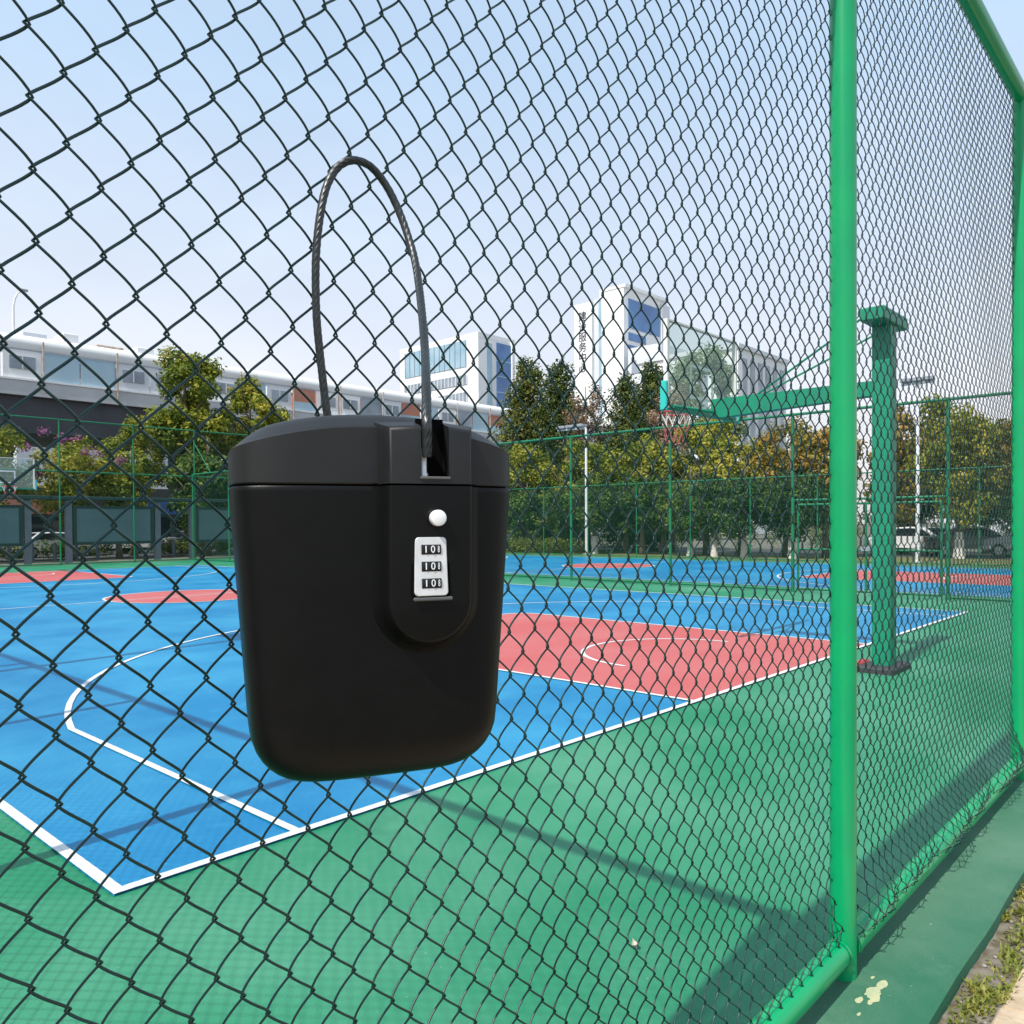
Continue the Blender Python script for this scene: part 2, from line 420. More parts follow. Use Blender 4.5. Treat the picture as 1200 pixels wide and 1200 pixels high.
# pebbles on the soil strip
mb = MB()
for k in range(70):
    x, y, r = rng.uniform(.9, 4.5), rng.uniform(-3.12, -3.0), rng.uniform(.003, .011)
    mb.lathe([(r * .3, -r * .5), (r, 0), (r * .8, r * .4), (r * .2, r * .6)], (x, y, -.044), n=6)
o = mb.build('pebbles', M['pebble'], smooth=True); tag(o, 'pale pebbles and grit in the soil strip beside the kerb', 'pebbles', kind='stuff')

# ------------------------------------------------------------------ chain link
def chainlink(width, z0, z1, hx, hz, r, ring=5, sub=6, depth=.0055, ext=.0032, x_off=0.0, zph=0.0, skew=0.0, bulge=None):
    """woven wire: every zigzag wire is a flattened spiral hooked into its neighbours. Local x along the fence, y across it."""
    Vs = []; Fs = []; n0 = 0
    nk = int(width / hx) + 10
    ang = np.linspace(0, 2 * np.pi, ring, endpoint=False)
    ts = np.linspace(0, 1, sub, endpoint=False)
    jmax = int((z1 - z0) / hz) + 2
    kshift = int(math.ceil((skew * (z1 - z0)) / hx)) + 2
    for k in range(-kshift, nk + kshift):
        pts = []
        for j in range(jmax):
            left = (k + j) % 2 == 0
            for t in ts:
                e = t
                # flattened helix, straight legs with tight turns
                f = e if left else 1 - e
                s_ = .5 - .5 * math.cos(math.pi * f); f = .8 * f + .2 * s_
                xx = (k + f) * hx + (2 * f - 1) * ext
                y = depth * math.sin(math.pi * e) ** .7 * (1 if left else -1)
                z = z0 + zph + (j + e) * hz
                xx += x_off - skew * (z - z0)
                pts.append((xx, y, z))
        pts = np.array(pts)
        ok = (pts[:, 0] > .022) & (pts[:, 0] < width - .022) & (pts[:, 2] >= z0) & (pts[:, 2] <= z1)
        idx = np.flatnonzero(ok)
        if len(idx) < 4: continue
        for run in np.split(idx, np.flatnonzero(np.diff(idx) > 1) + 1):
            if len(run) < 4: continue
            P = pts[run]
            if bulge is not None: P = P.copy(); P[:, 1] += bulge(P[:, 0], P[:, 2])
            d = np.gradient(P, axis=0); d /= np.linalg.norm(d, axis=1)[:, None]
            a = np.cross(d, np.array([0, 1., 0])); a /= np.linalg.norm(a, axis=1)[:, None]
            b_ = np.cross(d, a)
            V = P[:, None, :] + r * (np.cos(ang)[None, :, None] * a[:, None, :] + np.sin(ang)[None, :, None] * b_[:, None, :])
            m = len(P); i, q = np.meshgrid(np.arange(m - 1), np.arange(ring), indexing='ij'); q2 = (q + 1) % ring
            F = np.stack([i * ring + q, i * ring + q2, (i + 1) * ring + q2, (i + 1) * ring + q], -1).reshape(-1, 4) + n0
            Vs.append(V.reshape(-1, 3)); Fs.append(F); n0 += m * ring
    return np.concatenate(Vs), np.concatenate(Fs)

def nwave(x, z):
    e = np.clip(np.minimum(x, DN - x) / .35, 0, 1); f = np.clip((z - .12) / .6, 0, 1) * np.clip((HN - z) / .3, 0, 1)
    return (-.010 * np.sin(x * 1.3) * np.sin(z * 1.1 + .6) - .004 * np.sin(x * 4.1 + z * 2.0)) * e * f * .8 + .035 - .050 * np.clip((.42 - z) / .22, 0, 1) ** 1.5
def nbelly(x, z):
    e = np.clip(np.minimum(x, DN - x) / .30, 0, 1) ** .7
    w = .80 + .22 * np.sin(x * 5.1 + 1.0) + .16 * np.sin(x * 11.3) + .10 * np.sin(x * 23.0)
    g = np.where(z > .17, np.exp(-((z - .17) / .12) ** 2), np.clip((z - .095) / .075, 0, 1) ** .7)
    return nwave(x, z) * (1 - e * np.clip((.5 - z) / .3, 0, 1)) - .088 * e * np.clip(w, .3, 1.2) * g
# near fence: column spacing and phase measured in the photograph
hx = DN / 76; hz = .0442
skew = .0228
zt = 2.2783; xt = -1.0918 - SL
Z0 = .085
# column index 0 lies at local x xt (at height zt); rows count from Z0
jrow = (zt - Z0) / hz
zph = (jrow - math.floor(jrow)) * hz - hz
xoff = xt + skew * (zt - Z0)
kk = math.floor(xoff / hx); xoff -= kk * hx
# choose the parity so a knot sits at (xt, zt)
par = (kk + int(round((zt - Z0 - zph) / hz))) % 2
if par: xoff += hx * 1.0; xoff -= 2 * hx
V, F = chainlink(DN, Z0, HN - .0, hx, hz, .00205, 6, 7, .0062, .0034, xoff, zph, skew, nwave)
near_mesh = raw_mesh('wire_mesh', V, F, M['wire'], True)
V, F = chainlink(DN, Z0, HN - .0, hx, hz, .00205, 6, 7, .0062, .0034, xoff, zph, skew, nbelly)
near_mesh2 = raw_mesh('wire_mesh', V, F, M['wire'], True)

fence = thing('chain_link_fence', 'tall bright green pipe fence with dark wire mesh, closest to the viewer along the kerb', 'fence', (SL, TN, 0))
for i in range(7):
    x = i * DN
    mb = MB(); mb.tube([(x, 0, -.05), (x, 0, HN + .03)], .046, 28)
    mb.lathe([(.046, HN + .03), (.04, HN + .045), (.02, HN + .055), (.004, HN + .058)], (x, 0, 0), 28)
    mb.build('post', M['pipe'], fence, autosmooth=40)
for i in range(6):
    x = i * DN
    link('wire_mesh', near_mesh if i == 0 else near_mesh2, fence, (x, 0, 0))
    MB().tube([(x + .04, 0, .108), (x + DN - .04, 0, .108)], .046, 28).build('bottom_rail', M['pipe'], fence, autosmooth=40)
    MB().tube([(x + .04, 0, HN), (x + DN - .04, 0, HN)], .046, 28).build('top_rail', M['pipe'], fence, autosmooth=40)
    for xx, s_ in ((x + .05, 1), (x + DN - .05, -1)):
        wl = MB()
        wl.add([(xx + s_ * (.004 * math.cos(a) + (.0 if q else .012)), .05 * math.cos(a), .108 + .05 * math.sin(a)) for q in (0, 1) for a in np.linspace(0, 6.283, 25)[:-1]], [(a, (a + 1) % 24, 24 + (a + 1) % 24, 24 + a) for a in range(24)])
        wl.build('weld_collar', M['pipe'], fence, smooth=True)

def plain_fence(name, label, p0, ang, posts, H, railz, pipe_r, meshw, hxz, wr, sub=2, group=None, mats=('pipe2', 'wire2'), tops=True, skip=()):
    t = thing(name, label, 'fence', p0, ang, group)
    cache = {}
    for i, x in enumerate(posts):
        h = H[i] if isinstance(H, (list, tuple)) else H
        MB().tube([(x, 0, -.05), (x, 0, h + pipe_r)], pipe_r * 1.15, 10).build('post', M[mats[0]], t, autosmooth=40)
    h = min(H) if isinstance(H, (list, tuple)) else H
    for i in range(len(posts) - 1):
        if i in skip: continue
        w = posts[i + 1] - posts[i]; key = round(w, 2)
        if key not in cache:
            V, F = chainlink(w, .05, h - .02, hxz, hxz, wr, 3, sub, .004, .001)
            cache[key] = raw_mesh('wire_mesh', V, F, M[mats[1]])
        link('wire_mesh', cache[key], t, (posts[i], 0, 0))
        for z in railz:
            MB().tube([(posts[i] + pipe_r, 0, z), (posts[i + 1] - pipe_r, 0, z)], pipe_r, 10).build('rail', M[mats[0]], t, autosmooth=40)
    return t
# side fence, only its shadow reaches into the picture
sp = [0] + [3.29 + 3.2 * i for i in range(11)] + [F1 - TN]
plain_fence('chain_link_fence', 'green mesh fence down the left side of the court, meeting the near fence', (SL, TN, 0), R(90), [.10] + sp[1:], HN, (.108, HN), .044, 0, .0452, .0021)
# fence between the two courts; the gate fills one bay
p2 = [-2.44 + 3.365 * i for i in range(12)]; p2[-1] = F1 - .06
f2 = plain_fence('chain_link_fence', 'green mesh fence dividing the near court from the blue court on the right', (F2, 0, 0), R(90), p2, 4.23, (.06, 4.23), .034, 0, .045, .0018, skip=(1,))
V, F = chainlink(3.365, 2.24, 4.2, .045, .045, .0018, 3, 2, .004, .001)
link('wire_mesh', raw_mesh('wire_mesh', V, F, M['wire2']), f2, (p2[1], 0, 0))
MB().tube([(p2[1] + .03, 0, 4.23), (p2[2] - .03, 0, 4.23)], .034, 10).build('rail', M['pipe2'], f2, autosmooth=40)
MB().tube([(p2[1] + .03, 0, 2.19), (p2[2] - .03, 0, 2.19)], .028, 10).build('rail', M['pipe2'], f2, autosmooth=40)
# gate in that bay
gt = thing('fence_gate', 'closed green pipe gate with mid rail set in the fence behind the hoop post', 'gate', (F2, 0, 0), R(90))
fr = MB()
a, b_ = 1.05, 4.16
for (q0, q1) in (((a, 0, .06), (a, 0, 2.08)), ((b_, 0, .06), (b_, 0, 2.08)), ((a, 0, 2.08), (b_, 0, 2.08)), ((a, 0, .09), (b_, 0, .09)), ((2.6, 0, .09), (2.6, 0, 2.08))):
    fr.tube([q0, q1], .027, 10)
fr.build('gate_frame', M['pipe2'], gt, autosmooth=40)
MB().tube([(a + .03, 0, 1.03), (2.57, 0, 1.03)], .024, 10).tube([(2.63, 0, 1.03), (b_ - .03, 0, 1.03)], .024, 10).build('mid_rail', M['pipe2'], gt, autosmooth=40)
V, F = chainlink(b_ - a, .1, 2.07, .045, .045, .0018, 3, 2, .004, .001)
link('wire_mesh', raw_mesh('wire_mesh', V, F, M['wire2']), gt, (a, 0, 0))
lt = MB().box(2.5, 2.7, -.05, .05, 1.0, 1.1, bev=.01); lt.build('latch', M['steel'], gt)
# fence at the far end
p1 = [x - SL for x in (-1.517, 1.8, 4.95, 8.11, 11.27, 14.45, 17.40, 20.6, 23.7, 26.8, 29.2, 31.5)]
f1 = plain_fence('chain_link_fence', 'very tall green mesh fence across the far end, in front of the notice boards', (SL, F1, 0), 0, p1, 6.4, (.06, 4.13, 6.4), .032, 0, .05, .0020)
MB().tube([(p1[6] + .03, -.0, 5.75), (p1[6] + .02, -1.6, 4.27)], .022, 8).build('brace', M['pipe2'], f1, autosmooth=40)
# fence behind the second court
p3 = [3.47 + 2.96 * i - 8.88 for i in range(15)]
plain_fence('chain_link_fence', 'lower dark green netted fence along the tree row behind the second court', (F3, 0, 0), R(90), p3, 3.61, (.08, 3.61), .026, 0, .040, .0024)

# ------------------------------------------------------------------ the lock box
BX = Vector((-.7288, -2.8383, 1.3121)); BYAW = R(-26.2); BW, BD, BH, BS = .3781, .2014, .474, .3967
lb = thing('lock_box', 'large black plastic key safe with number dials hanging on the near mesh by a cable', 'lock box', tuple(BX), BYAW)
NR = 96
def sring(w, d, zf, n=4.6, N=NR):
    P = []
    for k in range(N):
        a = 2 * math.pi * k / N; c, s = math.cos(a), math.sin(a)
        x = w / 2 * math.copysign(abs(c) ** (2 / n), c); y = d / 2 * math.copysign(abs(s) ** (2 / n), s)
        P.append((x, y, zf(x) if callable(zf) else zf))
    return P
body = []; rb = .070
def taper(z): return 1 - .14 * (1 - z / BS)
zz = [0, .0015, .004, .008, .014, .022, .032, .045, .06, .078] + list(np.linspace(.1, BS - .008, 12)) + [BS - .003, BS - .0012]
for i, z in enumerate(zz):
    c = rb - math.sqrt(max(0, rb * rb - max(0, rb - z) ** 2)); c2 = .6 * c
    k = taper(z); ins = .0012 if i >= len(zz) - 1 else 0
    body.append(sring(BW * k - 2 * c * .95 - ins * 2, BD * k - 1.2 * c - ins * 2, .007 + z * (1 - .007 / BS), 4.2 + .4 * min(1, z / .1)))
MB().rings(body).build('body', M['plastic'], lb, autosmooth=50)
MB().rings([sring(BW - .012, BD - .012, BS - .01), sring(BW - .012, BD - .012, BS + .01)]).build('seam_gasket', M['groove'], lb, smooth=False)
arch = lambda x: BH - .030 * (2 * x / BW) ** 2
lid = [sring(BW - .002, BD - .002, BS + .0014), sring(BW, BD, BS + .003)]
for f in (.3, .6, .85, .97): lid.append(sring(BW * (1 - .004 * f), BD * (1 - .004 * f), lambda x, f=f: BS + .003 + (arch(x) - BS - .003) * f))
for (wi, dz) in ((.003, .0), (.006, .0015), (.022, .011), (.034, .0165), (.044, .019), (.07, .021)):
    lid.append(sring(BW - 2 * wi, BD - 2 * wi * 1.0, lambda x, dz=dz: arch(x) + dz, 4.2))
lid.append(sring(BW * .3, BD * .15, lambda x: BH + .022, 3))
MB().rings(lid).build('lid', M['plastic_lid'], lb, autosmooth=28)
# raised lock housing on the front: a rounded tongue, the cable notch cut in its top
SX = .0508; YF = -(BD / 2)
def tongue(half, cx, z_bot, z_top, notch=None, N=28):
    P = []
    P.append((cx - half, z_top))
    for i in range(N + 1):
        t = math.pi + math.pi * i / N
        P.append((cx + half * math.cos(t), z_bot + half + half * math.sin(t) * 1.0))
    P.append((cx + half, z_top))
    if notch:
        a, b2, zb = notch
        P += [(b2, z_top), (b2, zb), (a, zb), (a, z_top)]
    return P
def prism(P0s, ys, m):
    mb = MB(); n = len(P0s[0]); V = []
    for P, y in zip(P0s, ys):
        V += [(x, (y(z) if callable(y) else y), z) for x, z in P]
    F = []
    for i in range(len(P0s) - 1):
        for k in range(n):
            j = (k + 1) % n; F.append((i * n + k, i * n + j, i * n + n + j, i * n + n + k))
    F.append(tuple((len(P0s) - 1) * n + k for k in range(n)))
    return mb.add(V, F)
def yb(off):   # follows the front of the tapering body
    return lambda z: -(BD / 2) * (taper(z) if z < BS else 1) - off
zt1 = BS - .0012
hs = [.077, .0665, .0595, .0550, .0525, .0505]; ofs = [-.006, .004, .014, .0265, .0292, .030]
prism([tongue(h, SX, .1955 + (.0525 - h), zt1) for h in hs], [yb(o_) for o_ in ofs], M['plastic']).build('lock_housing', M['plastic'], lb, autosmooth=40)
# upper part with the notch, moves with the lid
def upper(h, ztop, nh):
    n = 14; P = [(SX - h, BS + .0014)]
    P.append((SX + h, BS + .0014)); P.append((SX + h, ztop - .004))
    P += [(.0560 + nh, ztop), (.0560 + nh, .4075), (.0560 - nh, .4075), (.0560 - nh, ztop)]
    P.append((SX - h, ztop - .003))
    return P
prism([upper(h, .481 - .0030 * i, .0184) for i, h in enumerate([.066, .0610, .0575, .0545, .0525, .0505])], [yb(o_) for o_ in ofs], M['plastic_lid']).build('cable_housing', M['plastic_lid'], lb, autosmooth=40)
MB().box(.0560 - .0183, .0560 + .0183, -(BD / 2) - .0025, -(BD / 2) + .002, .406, .484).build('notch_recess', M['groove'], lb)
MB().box(.0560 - .020, .0560 + .020, -(BD / 2) - .0325, -(BD / 2) - .004, .4038, .4073, bev=.001).build('notch_lip', M['lip'], lb)
MB().lathe([(.0062, 0), (.0066, .003), (.0050, .006), (.0050, .034), (.0042, .036)], (.0428, -(BD / 2) - .018, .4075), 16).build('cable_ferrule', M['chrome'], lb, autosmooth=40)
# push button
mb = MB().lathe([(.0098, 0), (.0104, .002), (.0104, .010), (.0099, .0116), (.008, .0124), (.002, .0126)], n=32)
mb.xf(Matrix.Translation((.0574, YF * taper(.354) - .0295, .3544)) @ Matrix.Rotation(R(90), 4, 'X'))
mb.build('push_button', M['knob'], lb, autosmooth=40)
mb = MB().lathe([(.0135, 0), (.0125, .0012), (.0108, .0014), (.0104, .0)], n=32, cap=False)
mb.xf(Matrix.Translation((.0574, YF * taper(.354) - .0298, .3544)) @ Matrix.Rotation(R(90), 4, 'X')); mb.build('button_ring', M['plastic'], lb, autosmooth=40)
# dial plate follows the housing's slope
zc = .2925; slope = math.atan((BD / 2) * .14 / BS)
dp = link('dial_plate', None, lb, (.0496, YF * taper(zc) - .030, zc), (R(90) + slope * 1.0, 0, 0))
def rrect(w, h, r, n=6, tw=1.0):
    P = []
    for cx, cy, a in ((w / 2 - r, h / 2 - r, 0), (-w / 2 + r, h / 2 - r, 90), (-w / 2 + r, -h / 2 + r, 180), (w / 2 - r, -h / 2 + r, 270)):
        for i in range(n + 1):
            t = R(a + 90 * i / n); P.append((cx + r * math.cos(t), cy + r * math.sin(t)))
    return [(x * (tw if y > 0 else 1), y) for x, y in P]
pl = MB().rings([[(x, y, 0) for x, y in rrect(.0445, .0755, .0055, tw=.93)], [(x, y, .0022) for x, y in rrect(.0445, .0755, .0055, tw=.93)], [(x, y, .0034) for x, y in rrect(.0425, .0735, .0050, tw=.93)]])
me = raw_mesh('dial_plate', np.concatenate(pl.V), pl.F, M['chrome'])
bpy.data.objects.remove(dp)
dp = link('dial_plate', me, lb, (.0496, YF * taper(zc) - .030, zc), (R(90) - slope, 0, 0))
rec = MB().rings([[(x, y, -.001) for x, y in rrect(.052, .084, .007, tw=.95)], [(x, y, .0006) for x, y in rrect(.052, .084, .007, tw=.95)], [(x, y, .0007) for x, y in rrect(.047, .079, .006, tw=.95)]])
rec.build('dial_surround', M['groove'], lb, loc=(.0496, YF * taper(zc) - .0296, zc + .001), rot=(R(90) - slope, 0, 0))
MB().box(-.026, .026, -.044, -.0392, 0, .0030, bev=.0014).build('plate_lip', M['lip'], lb, loc=(.0520, YF * taper(zc) - .030, zc), rot=(R(90) - slope, 0, 0))
def glyph(txt, size, m, name, parent, loc, rot=(0, 0, 0), scale=(1, 1, 1), extr=.0, align='CENTER'):
    cu = bpy.data.curves.new(name, 'FONT'); cu.body = txt; cu.size = size; cu.align_x = align; cu.align_y = 'CENTER'; cu.extrude = extr
    tmp = bpy.data.objects.new('tmp', cu); COL.objects.link(tmp)
    dg = bpy.context.evaluated_depsgraph_get(); dg.update()
    me = bpy.data.meshes.new_from_object(tmp.evaluated_get(dg)); me.name = name
    bpy.data.objects.remove(tmp); me.materials.clear(); me.materials.append(m)
    o = link(name, me, parent, loc, rot); o.scale = scale; return o
for row in (0, 1, 2):
    y = .0215 - .0216 * row
    w = MB(); n = 10; V = []
    for sx in (-.0128, .0128):
        for i in range(n + 1):
            t = R(-68 + 136 * i / n); V.append((sx, y + .0068 * math.sin(t), .0035 + .0030 * (math.cos(t) - math.cos(R(68)))))
    F = [(i, i + 1, n + 2 + i, n + 1 + i) for i in range(n)] + [tuple(range(n, -1, -1)), tuple(range(n + 1, 2 * n + 2))]
    wh = w.add(V, F).build('number_wheel', M['dial'], dp, smooth=False)
    zz_ = .0035 + .0030 * (1 - math.cos(R(68))) + .0001
    for ch, x, sx, sy in (('1', -.0072, 1.15, 1), ('0', .0020, .95, 1), ('8', .0095, .42, .92)):
        g_ = glyph(ch, .0130, M['digit'], 'digit', wh, (x, y, zz_ - .0000), scale=(sx, sy, 1), extr=.00012)
# cable: braided strands inside a sheath
cp = [(.0425, -.1188, .438), (.0420, -.120, .470), (.038, -.119, .53), (.034, -.112, .58)]
lw = Matrix.Translation(BX) @ Matrix.Rotation(BYAW, 4, 'Z')
CABLE = []
WORLD_PTS = [(-0.7445, -2.9738, 1.7449), (-0.747, -2.9768, 1.7662), (-0.7456, -2.9748, 1.7935), (-0.714, -2.9388, 1.8451), (-0.6539, -2.8688, 1.9102), (-0.61, -2.8138, 1.9747), (-0.5728, -2.7638, 2.0409), (-0.5529, -2.7288, 2.1013), (-0.5523, -2.7028, 2.1612), (-0.564, -2.6888, 2.2055), (-0.5824, -2.6808, 2.2347), (-0.6055, -2.6768, 2.2495), (-0.6319, -2.6688, 2.2503), (-0.6518, -2.6568, 2.2352), (-0.6707, -2.6528, 2.1977), (-0.6842, -2.6528, 2.141), (-0.6915, -2.6528, 2.0718), (-0.6909, -2.6528, 1.9911), (-0.6838, -2.6528, 1.9178), (-0.6764, -2.6548, 1.8505), (-0.6731, -2.6588, 1.8163), (-0.6849, -2.6888, 1.7726)]
CABLE += [Vector(p) for p in WORLD_PTS]
def catmull(P, n=14):
    out = []
    for i in range(len(P) - 1):
        p0, p1_, p2_, p3_ = P[max(i - 1, 0)], P[i], P[i + 1], P[min(i + 2, len(P) - 1)]
        for k in range(n):
            t = k / n
            out.append(.5 * ((2 * p1_) + (p2_ - p0) * t + (2 * p0 - 5 * p1_ + 4 * p2_ - p3_) * t * t + (3 * p1_ - p0 - 3 * p2_ + p3_) * t ** 3))
    out.append(P[-1]); return out
path = catmull(CABLE, 26)
inv = lw.inverted(); path = [inv @ p for p in path]
cab = MB(); cab.tube(path, .0061, 14)
# twisted strands
tan = [(path[min(i + 1, len(path) - 1)] - path[max(i - 1, 0)]).normalized() for i in range(len(path))]
up = tan[0].cross(Vector((0, 1, 0))).normalized(); ups = []
for d in tan:
    up = (up - d * up.dot(d)).normalized(); ups.append(up)
s_acc = [0]
for i in range(1, len(path)): s_acc.append(s_acc[-1] + (path[i] - path[i - 1]).length)
for k in range(7):
    P = []
    for p, d, u, s in zip(path, tan, ups, s_acc):
        a = 2 * math.pi * (k / 7 + s / .085); w = d.cross(u); P.append(p + (u * math.cos(a) + w * math.sin(a)) * .0044)
    cab.tube(P, .0022, 6)
cab.build('cable', M['cable'], lb, smooth=True)

# ------------------------------------------------------------------ basketball hoops
def make_hoop(label, loc, rz):
    """origin under the middle of the backboard; post stands at local y -2.22, the rim points to +y"""
    h = thing('basketball_hoop', label, 'hoop', loc, rz, 'basketball hoops on the near court')
    py = -2.25
    MB().box(-.10, .10, py - .10, py + .10, .06, 3.86, bev=.006).build('post', M['hoop'], h)
    MB().box(-.40, .40, py - .13, py + .13, 3.86, 4.00, bev=.012).build('post_cap', M['hoop'], h)
    MB().box(-.30, .34, py - .19, py + .20, 0, .10, bev=.02).build('base_pad', M['rubber'], h)
    MB().box(-.30, .20, py + .21, py + .30, 0, .11, bev=.02).build('base_end', M['redp'], h)
    ar = MB(); V = []
    for y, z0, z1 in ((py + .10, 3.10, 3.26), (-.30, 3.03, 3.27), (-.16, 3.06, 3.27)):
        V += [(-.075, y, z0), (.075, y, z0), (.075, y, z1), (-.075, y, z1)]
    F = [(0, 1, 2, 3), (11, 10, 9, 8)] + [(i * 4 + k, i * 4 + 4 + k, i * 4 + 4 + (k + 1) % 4, i * 4 + (k + 1) % 4) for i in (0, 1) for k in range(4)]
    ar.add(V, F).build('arm', M['hoop'], h)
    for sx in (-1, 1):
        MB().tube([(sx * .36, py + .12, 3.90), (sx * .05, -.78, 3.27)], .013, 8).build('tie_rod', M['hoop'], h, autosmooth=40)
    mt = MB()
    for sx in (-1, 1):
        mt.tube([(sx * .05, -.22, 3.10), (sx * .80, -.05, 3.12)], .022, 8)
    mt.build('mount_bracket', M['hoop'], h, autosmooth=40)
    bb = MB().box(-.86, .86, -.012, .012, 3.13, 4.16).build('backboard', M['glassboard'], h)
    fr = MB().box(-.90, -.86, -.028, .028, 3.10, 4.18).box(.86, .90, -.028, .028, 3.10, 4.18).box(-.86, .86, -.028, .028, 4.16, 4.18)
    fr.build('board_frame', M['cream'], bb)
    MB().box(-.86, .86, -.030, .030, 3.08, 3.13).build('bottom_pad', M['hoop'], bb)
    for sx in (-1, 1):
        MB().box(sx * .935 - .03, sx * .935 + .03, -.045, .045, 3.06, 3.42, bev=.012).build('corner_pad', M['turq'], bb)
    tg = MB()
    for (a, c, d, e) in ((-.295, .295, 3.68, 3.72), (-.295, .295, 3.28, 3.32), (-.295, -.255, 3.32, 3.68), (.255, .295, 3.32, 3.68)): tg.box(a, c, .0125, .0145, d, e)
    tg.build('target_square', M['white'], bb)
    rm = MB(); rm.tube([(.225 * math.cos(t), .40 + .225 * math.sin(t), 3.16) for t in np.linspace(0, 2 * math.pi, 33)], .009, 8)
    rm.box(-.11, .11, .013, .19, 3.145, 3.172)
    r_ = rm.build('rim', M['redp'], h, autosmooth=40)
    nt_ = MB()
    for k in range(12):
        for sgn in (-1, 1):
            P = []
            for i in range(6):
                f = i / 5; a = 2 * math.pi * (k / 12 + sgn * f * .125); rr = .225 - .10 * f ** .7; P.append((rr * math.cos(a), .40 + rr * math.sin(a), 3.155 - .40 * f))
            nt_.tube(P, .0040, 4)
    no = nt_.build('net', [M['net'], M['netred']], r_)
    for p_ in no.data.polygons:
        if p_.center.z < 2.97: p_.material_index = 1
    return h
make_hoop('nearer green basketball hoop, square post just right of the nearest fence post', (7.98, 1.5, -.03), 0)
h2 = make_hoop('distant basketball hoop with white framed clear backboard at the far left end of the court', (7.40, 28.3, -.06), R(180))

# ------------------------------------------------------------------ floodlights and lamps
def floodlight(label, loc, H, w, rz=0, side=0):
    t = thing('floodlight_pole', label, 'floodlight', loc, rz, 'floodlight poles around the courts')
    MB().tube([(0, 0, -.05), (0, 0, H)], [.085, .06], 14).build('pole', M['white'], t, autosmooth=40)
    MB().box(-.16, .16, -.16, .16, -.05, .06, bev=.01).build('base_plate', M['concrete'], t)
    MB().box(-.05, .05, side - w / 2, side + w / 2, H, H + .08).build('cross_arm', M['white'], t)
    n = 3
    for i in range(n):
        y = side - w / 2 + w * (i + .5) / n
        MB().box(-.28, .16, y - w / n * .45, y + w / n * .45, H + .09, H + .25, bev=.03).build('lamp_head', M['steel'], t)
    return t
floodlight('white floodlight pole with its lamp bar, in front of the dark conifers', (33.0, 22.4, 0), 6.75, 1.9, 0, .95)
floodlight('white floodlight pole with a grey lamp bar, just right of the hoop post', (33.0, 5.95, 0), 7.1, 1.25, 0, .0)
floodlight('white floodlight pole outside the side fence, casting the thin shadow on the blue court', (SL - .35, 6.62, 0), 8.6, 1.3, 0, 0)
sl = thing('street_lamp', 'slim pale street lamp with curved arm standing on the elevated road', 'street lamp', (17.05, 61.0, 12.0))
MB().tube([(0, 0, 0), (0, 0, 5.3), (.1, 0, 5.9), (.3, 0, 6.35), (.55, 0, 6.6)], [.11, .08, .07, .06, .05], 8).build('pole', M['white'], sl, autosmooth=40)
MB().box(.4, .95, -.14, .14, 6.55, 6.72, bev=.04).build('lamp_head', M['steel'], sl)

# ------------------------------------------------------------------ trees
def leaves(centers, n, size, flat=.0, name='crown'):
    """leaf-sized quads spread through clumps: centers = (x,y,z,rx,rz)"""
    c = np.array(centers); vol = (c[:, 3] ** 2 * c[:, 4]) ** .75; pr = vol / vol.sum()
    idx = rng.choice(len(c), n, p=pr); d = rng.normal(size=(n, 3)); d /= np.linalg.norm(d, axis=1)[:, None]
    rad = rng.random(n) ** .42 * (1 + .12 * rng.normal(size=n))
    P = c[idx, :3] + d * rad[:, None] * np.stack([c[idx, 3], c[idx, 3], c[idx, 4]], -1)
    nrm = d * .7 + rng.normal(size=(n, 3)) * .6 + np.array([0, 0, .5]); nrm /= np.linalg.norm(nrm, axis=1)[:, None]
    a = np.cross(nrm, rng.normal(size=(n, 3))); a /= np.linalg.norm(a, axis=1)[:, None]; b2 = np.cross(nrm, a)
    s = size * (.55 + .9 * rng.random(n)); a *= s[:, None]; b2 *= (s * .62)[:, None]
    V = np.stack([P - a, P + b2 * .9 - a * .1, P + a, P - b2 * .9 - a * .1], 1).reshape(-1, 3)
    return V, np.arange(4 * n).reshape(n, 4)
def limb_tree(H, r, base=.0, nl=7, spread=1.4, z0=.35, lime=0.0, lean=0.1):
    mb = MB(); P = []; n = 8
    ph = rng.random() * 6
    for i in range(n + 1):
        f = i / n; P.append((lean * math.sin(f * 3 + ph) * f * H * .12, lean * math.cos(f * 2.3 + ph) * f * H * .1, f * H))
    rs = [r * (1.35 if i == 0 else 1.08 if i == 1 else 1) * (1 - .82 * i / n) for i in range(n + 1)]
    mb.tube(P, rs, 10)
    for k in range(nl):
        f = z0 + (.92 - z0) * k / nl; i = min(n - 1, int(f * n)); p = Vector(P[i]).lerp(Vector(P[i + 1]), f * n - i)
        a = k * 2.4 + rng.random(); l = spread * (1.05 - .55 * f) * (.7 + .5 * rng.random())
        q = p + Vector((math.cos(a) * l * .55, math.sin(a) * l * .55, l * .45)); q2 = p + Vector((math.cos(a + .2) * l, math.sin(a + .2) * l, l * 1.0))
        mb.tube([p, q, q2], [r * .42 * (1 - .6 * f), r * .26 * (1 - .5 * f), r * .08], 6)
    return mb
def conifer_mesh(H, W):
    C = []
    for i in range(110):
        f = (i + .5) / 110; z = .7 + f * (H - .9); w = W * (1 - f) ** .40 * (1 if f > .12 else .75) + .10
        a = rng.random() * 6.28; q = w * (.25 + .65 * rng.random()) * .72; rr = .32 + w * .42 * rng.random()
        C.append((q * math.cos(a), q * math.sin(a), z, rr, rr * 1.35))
    return leaves(C, 24000, .105)
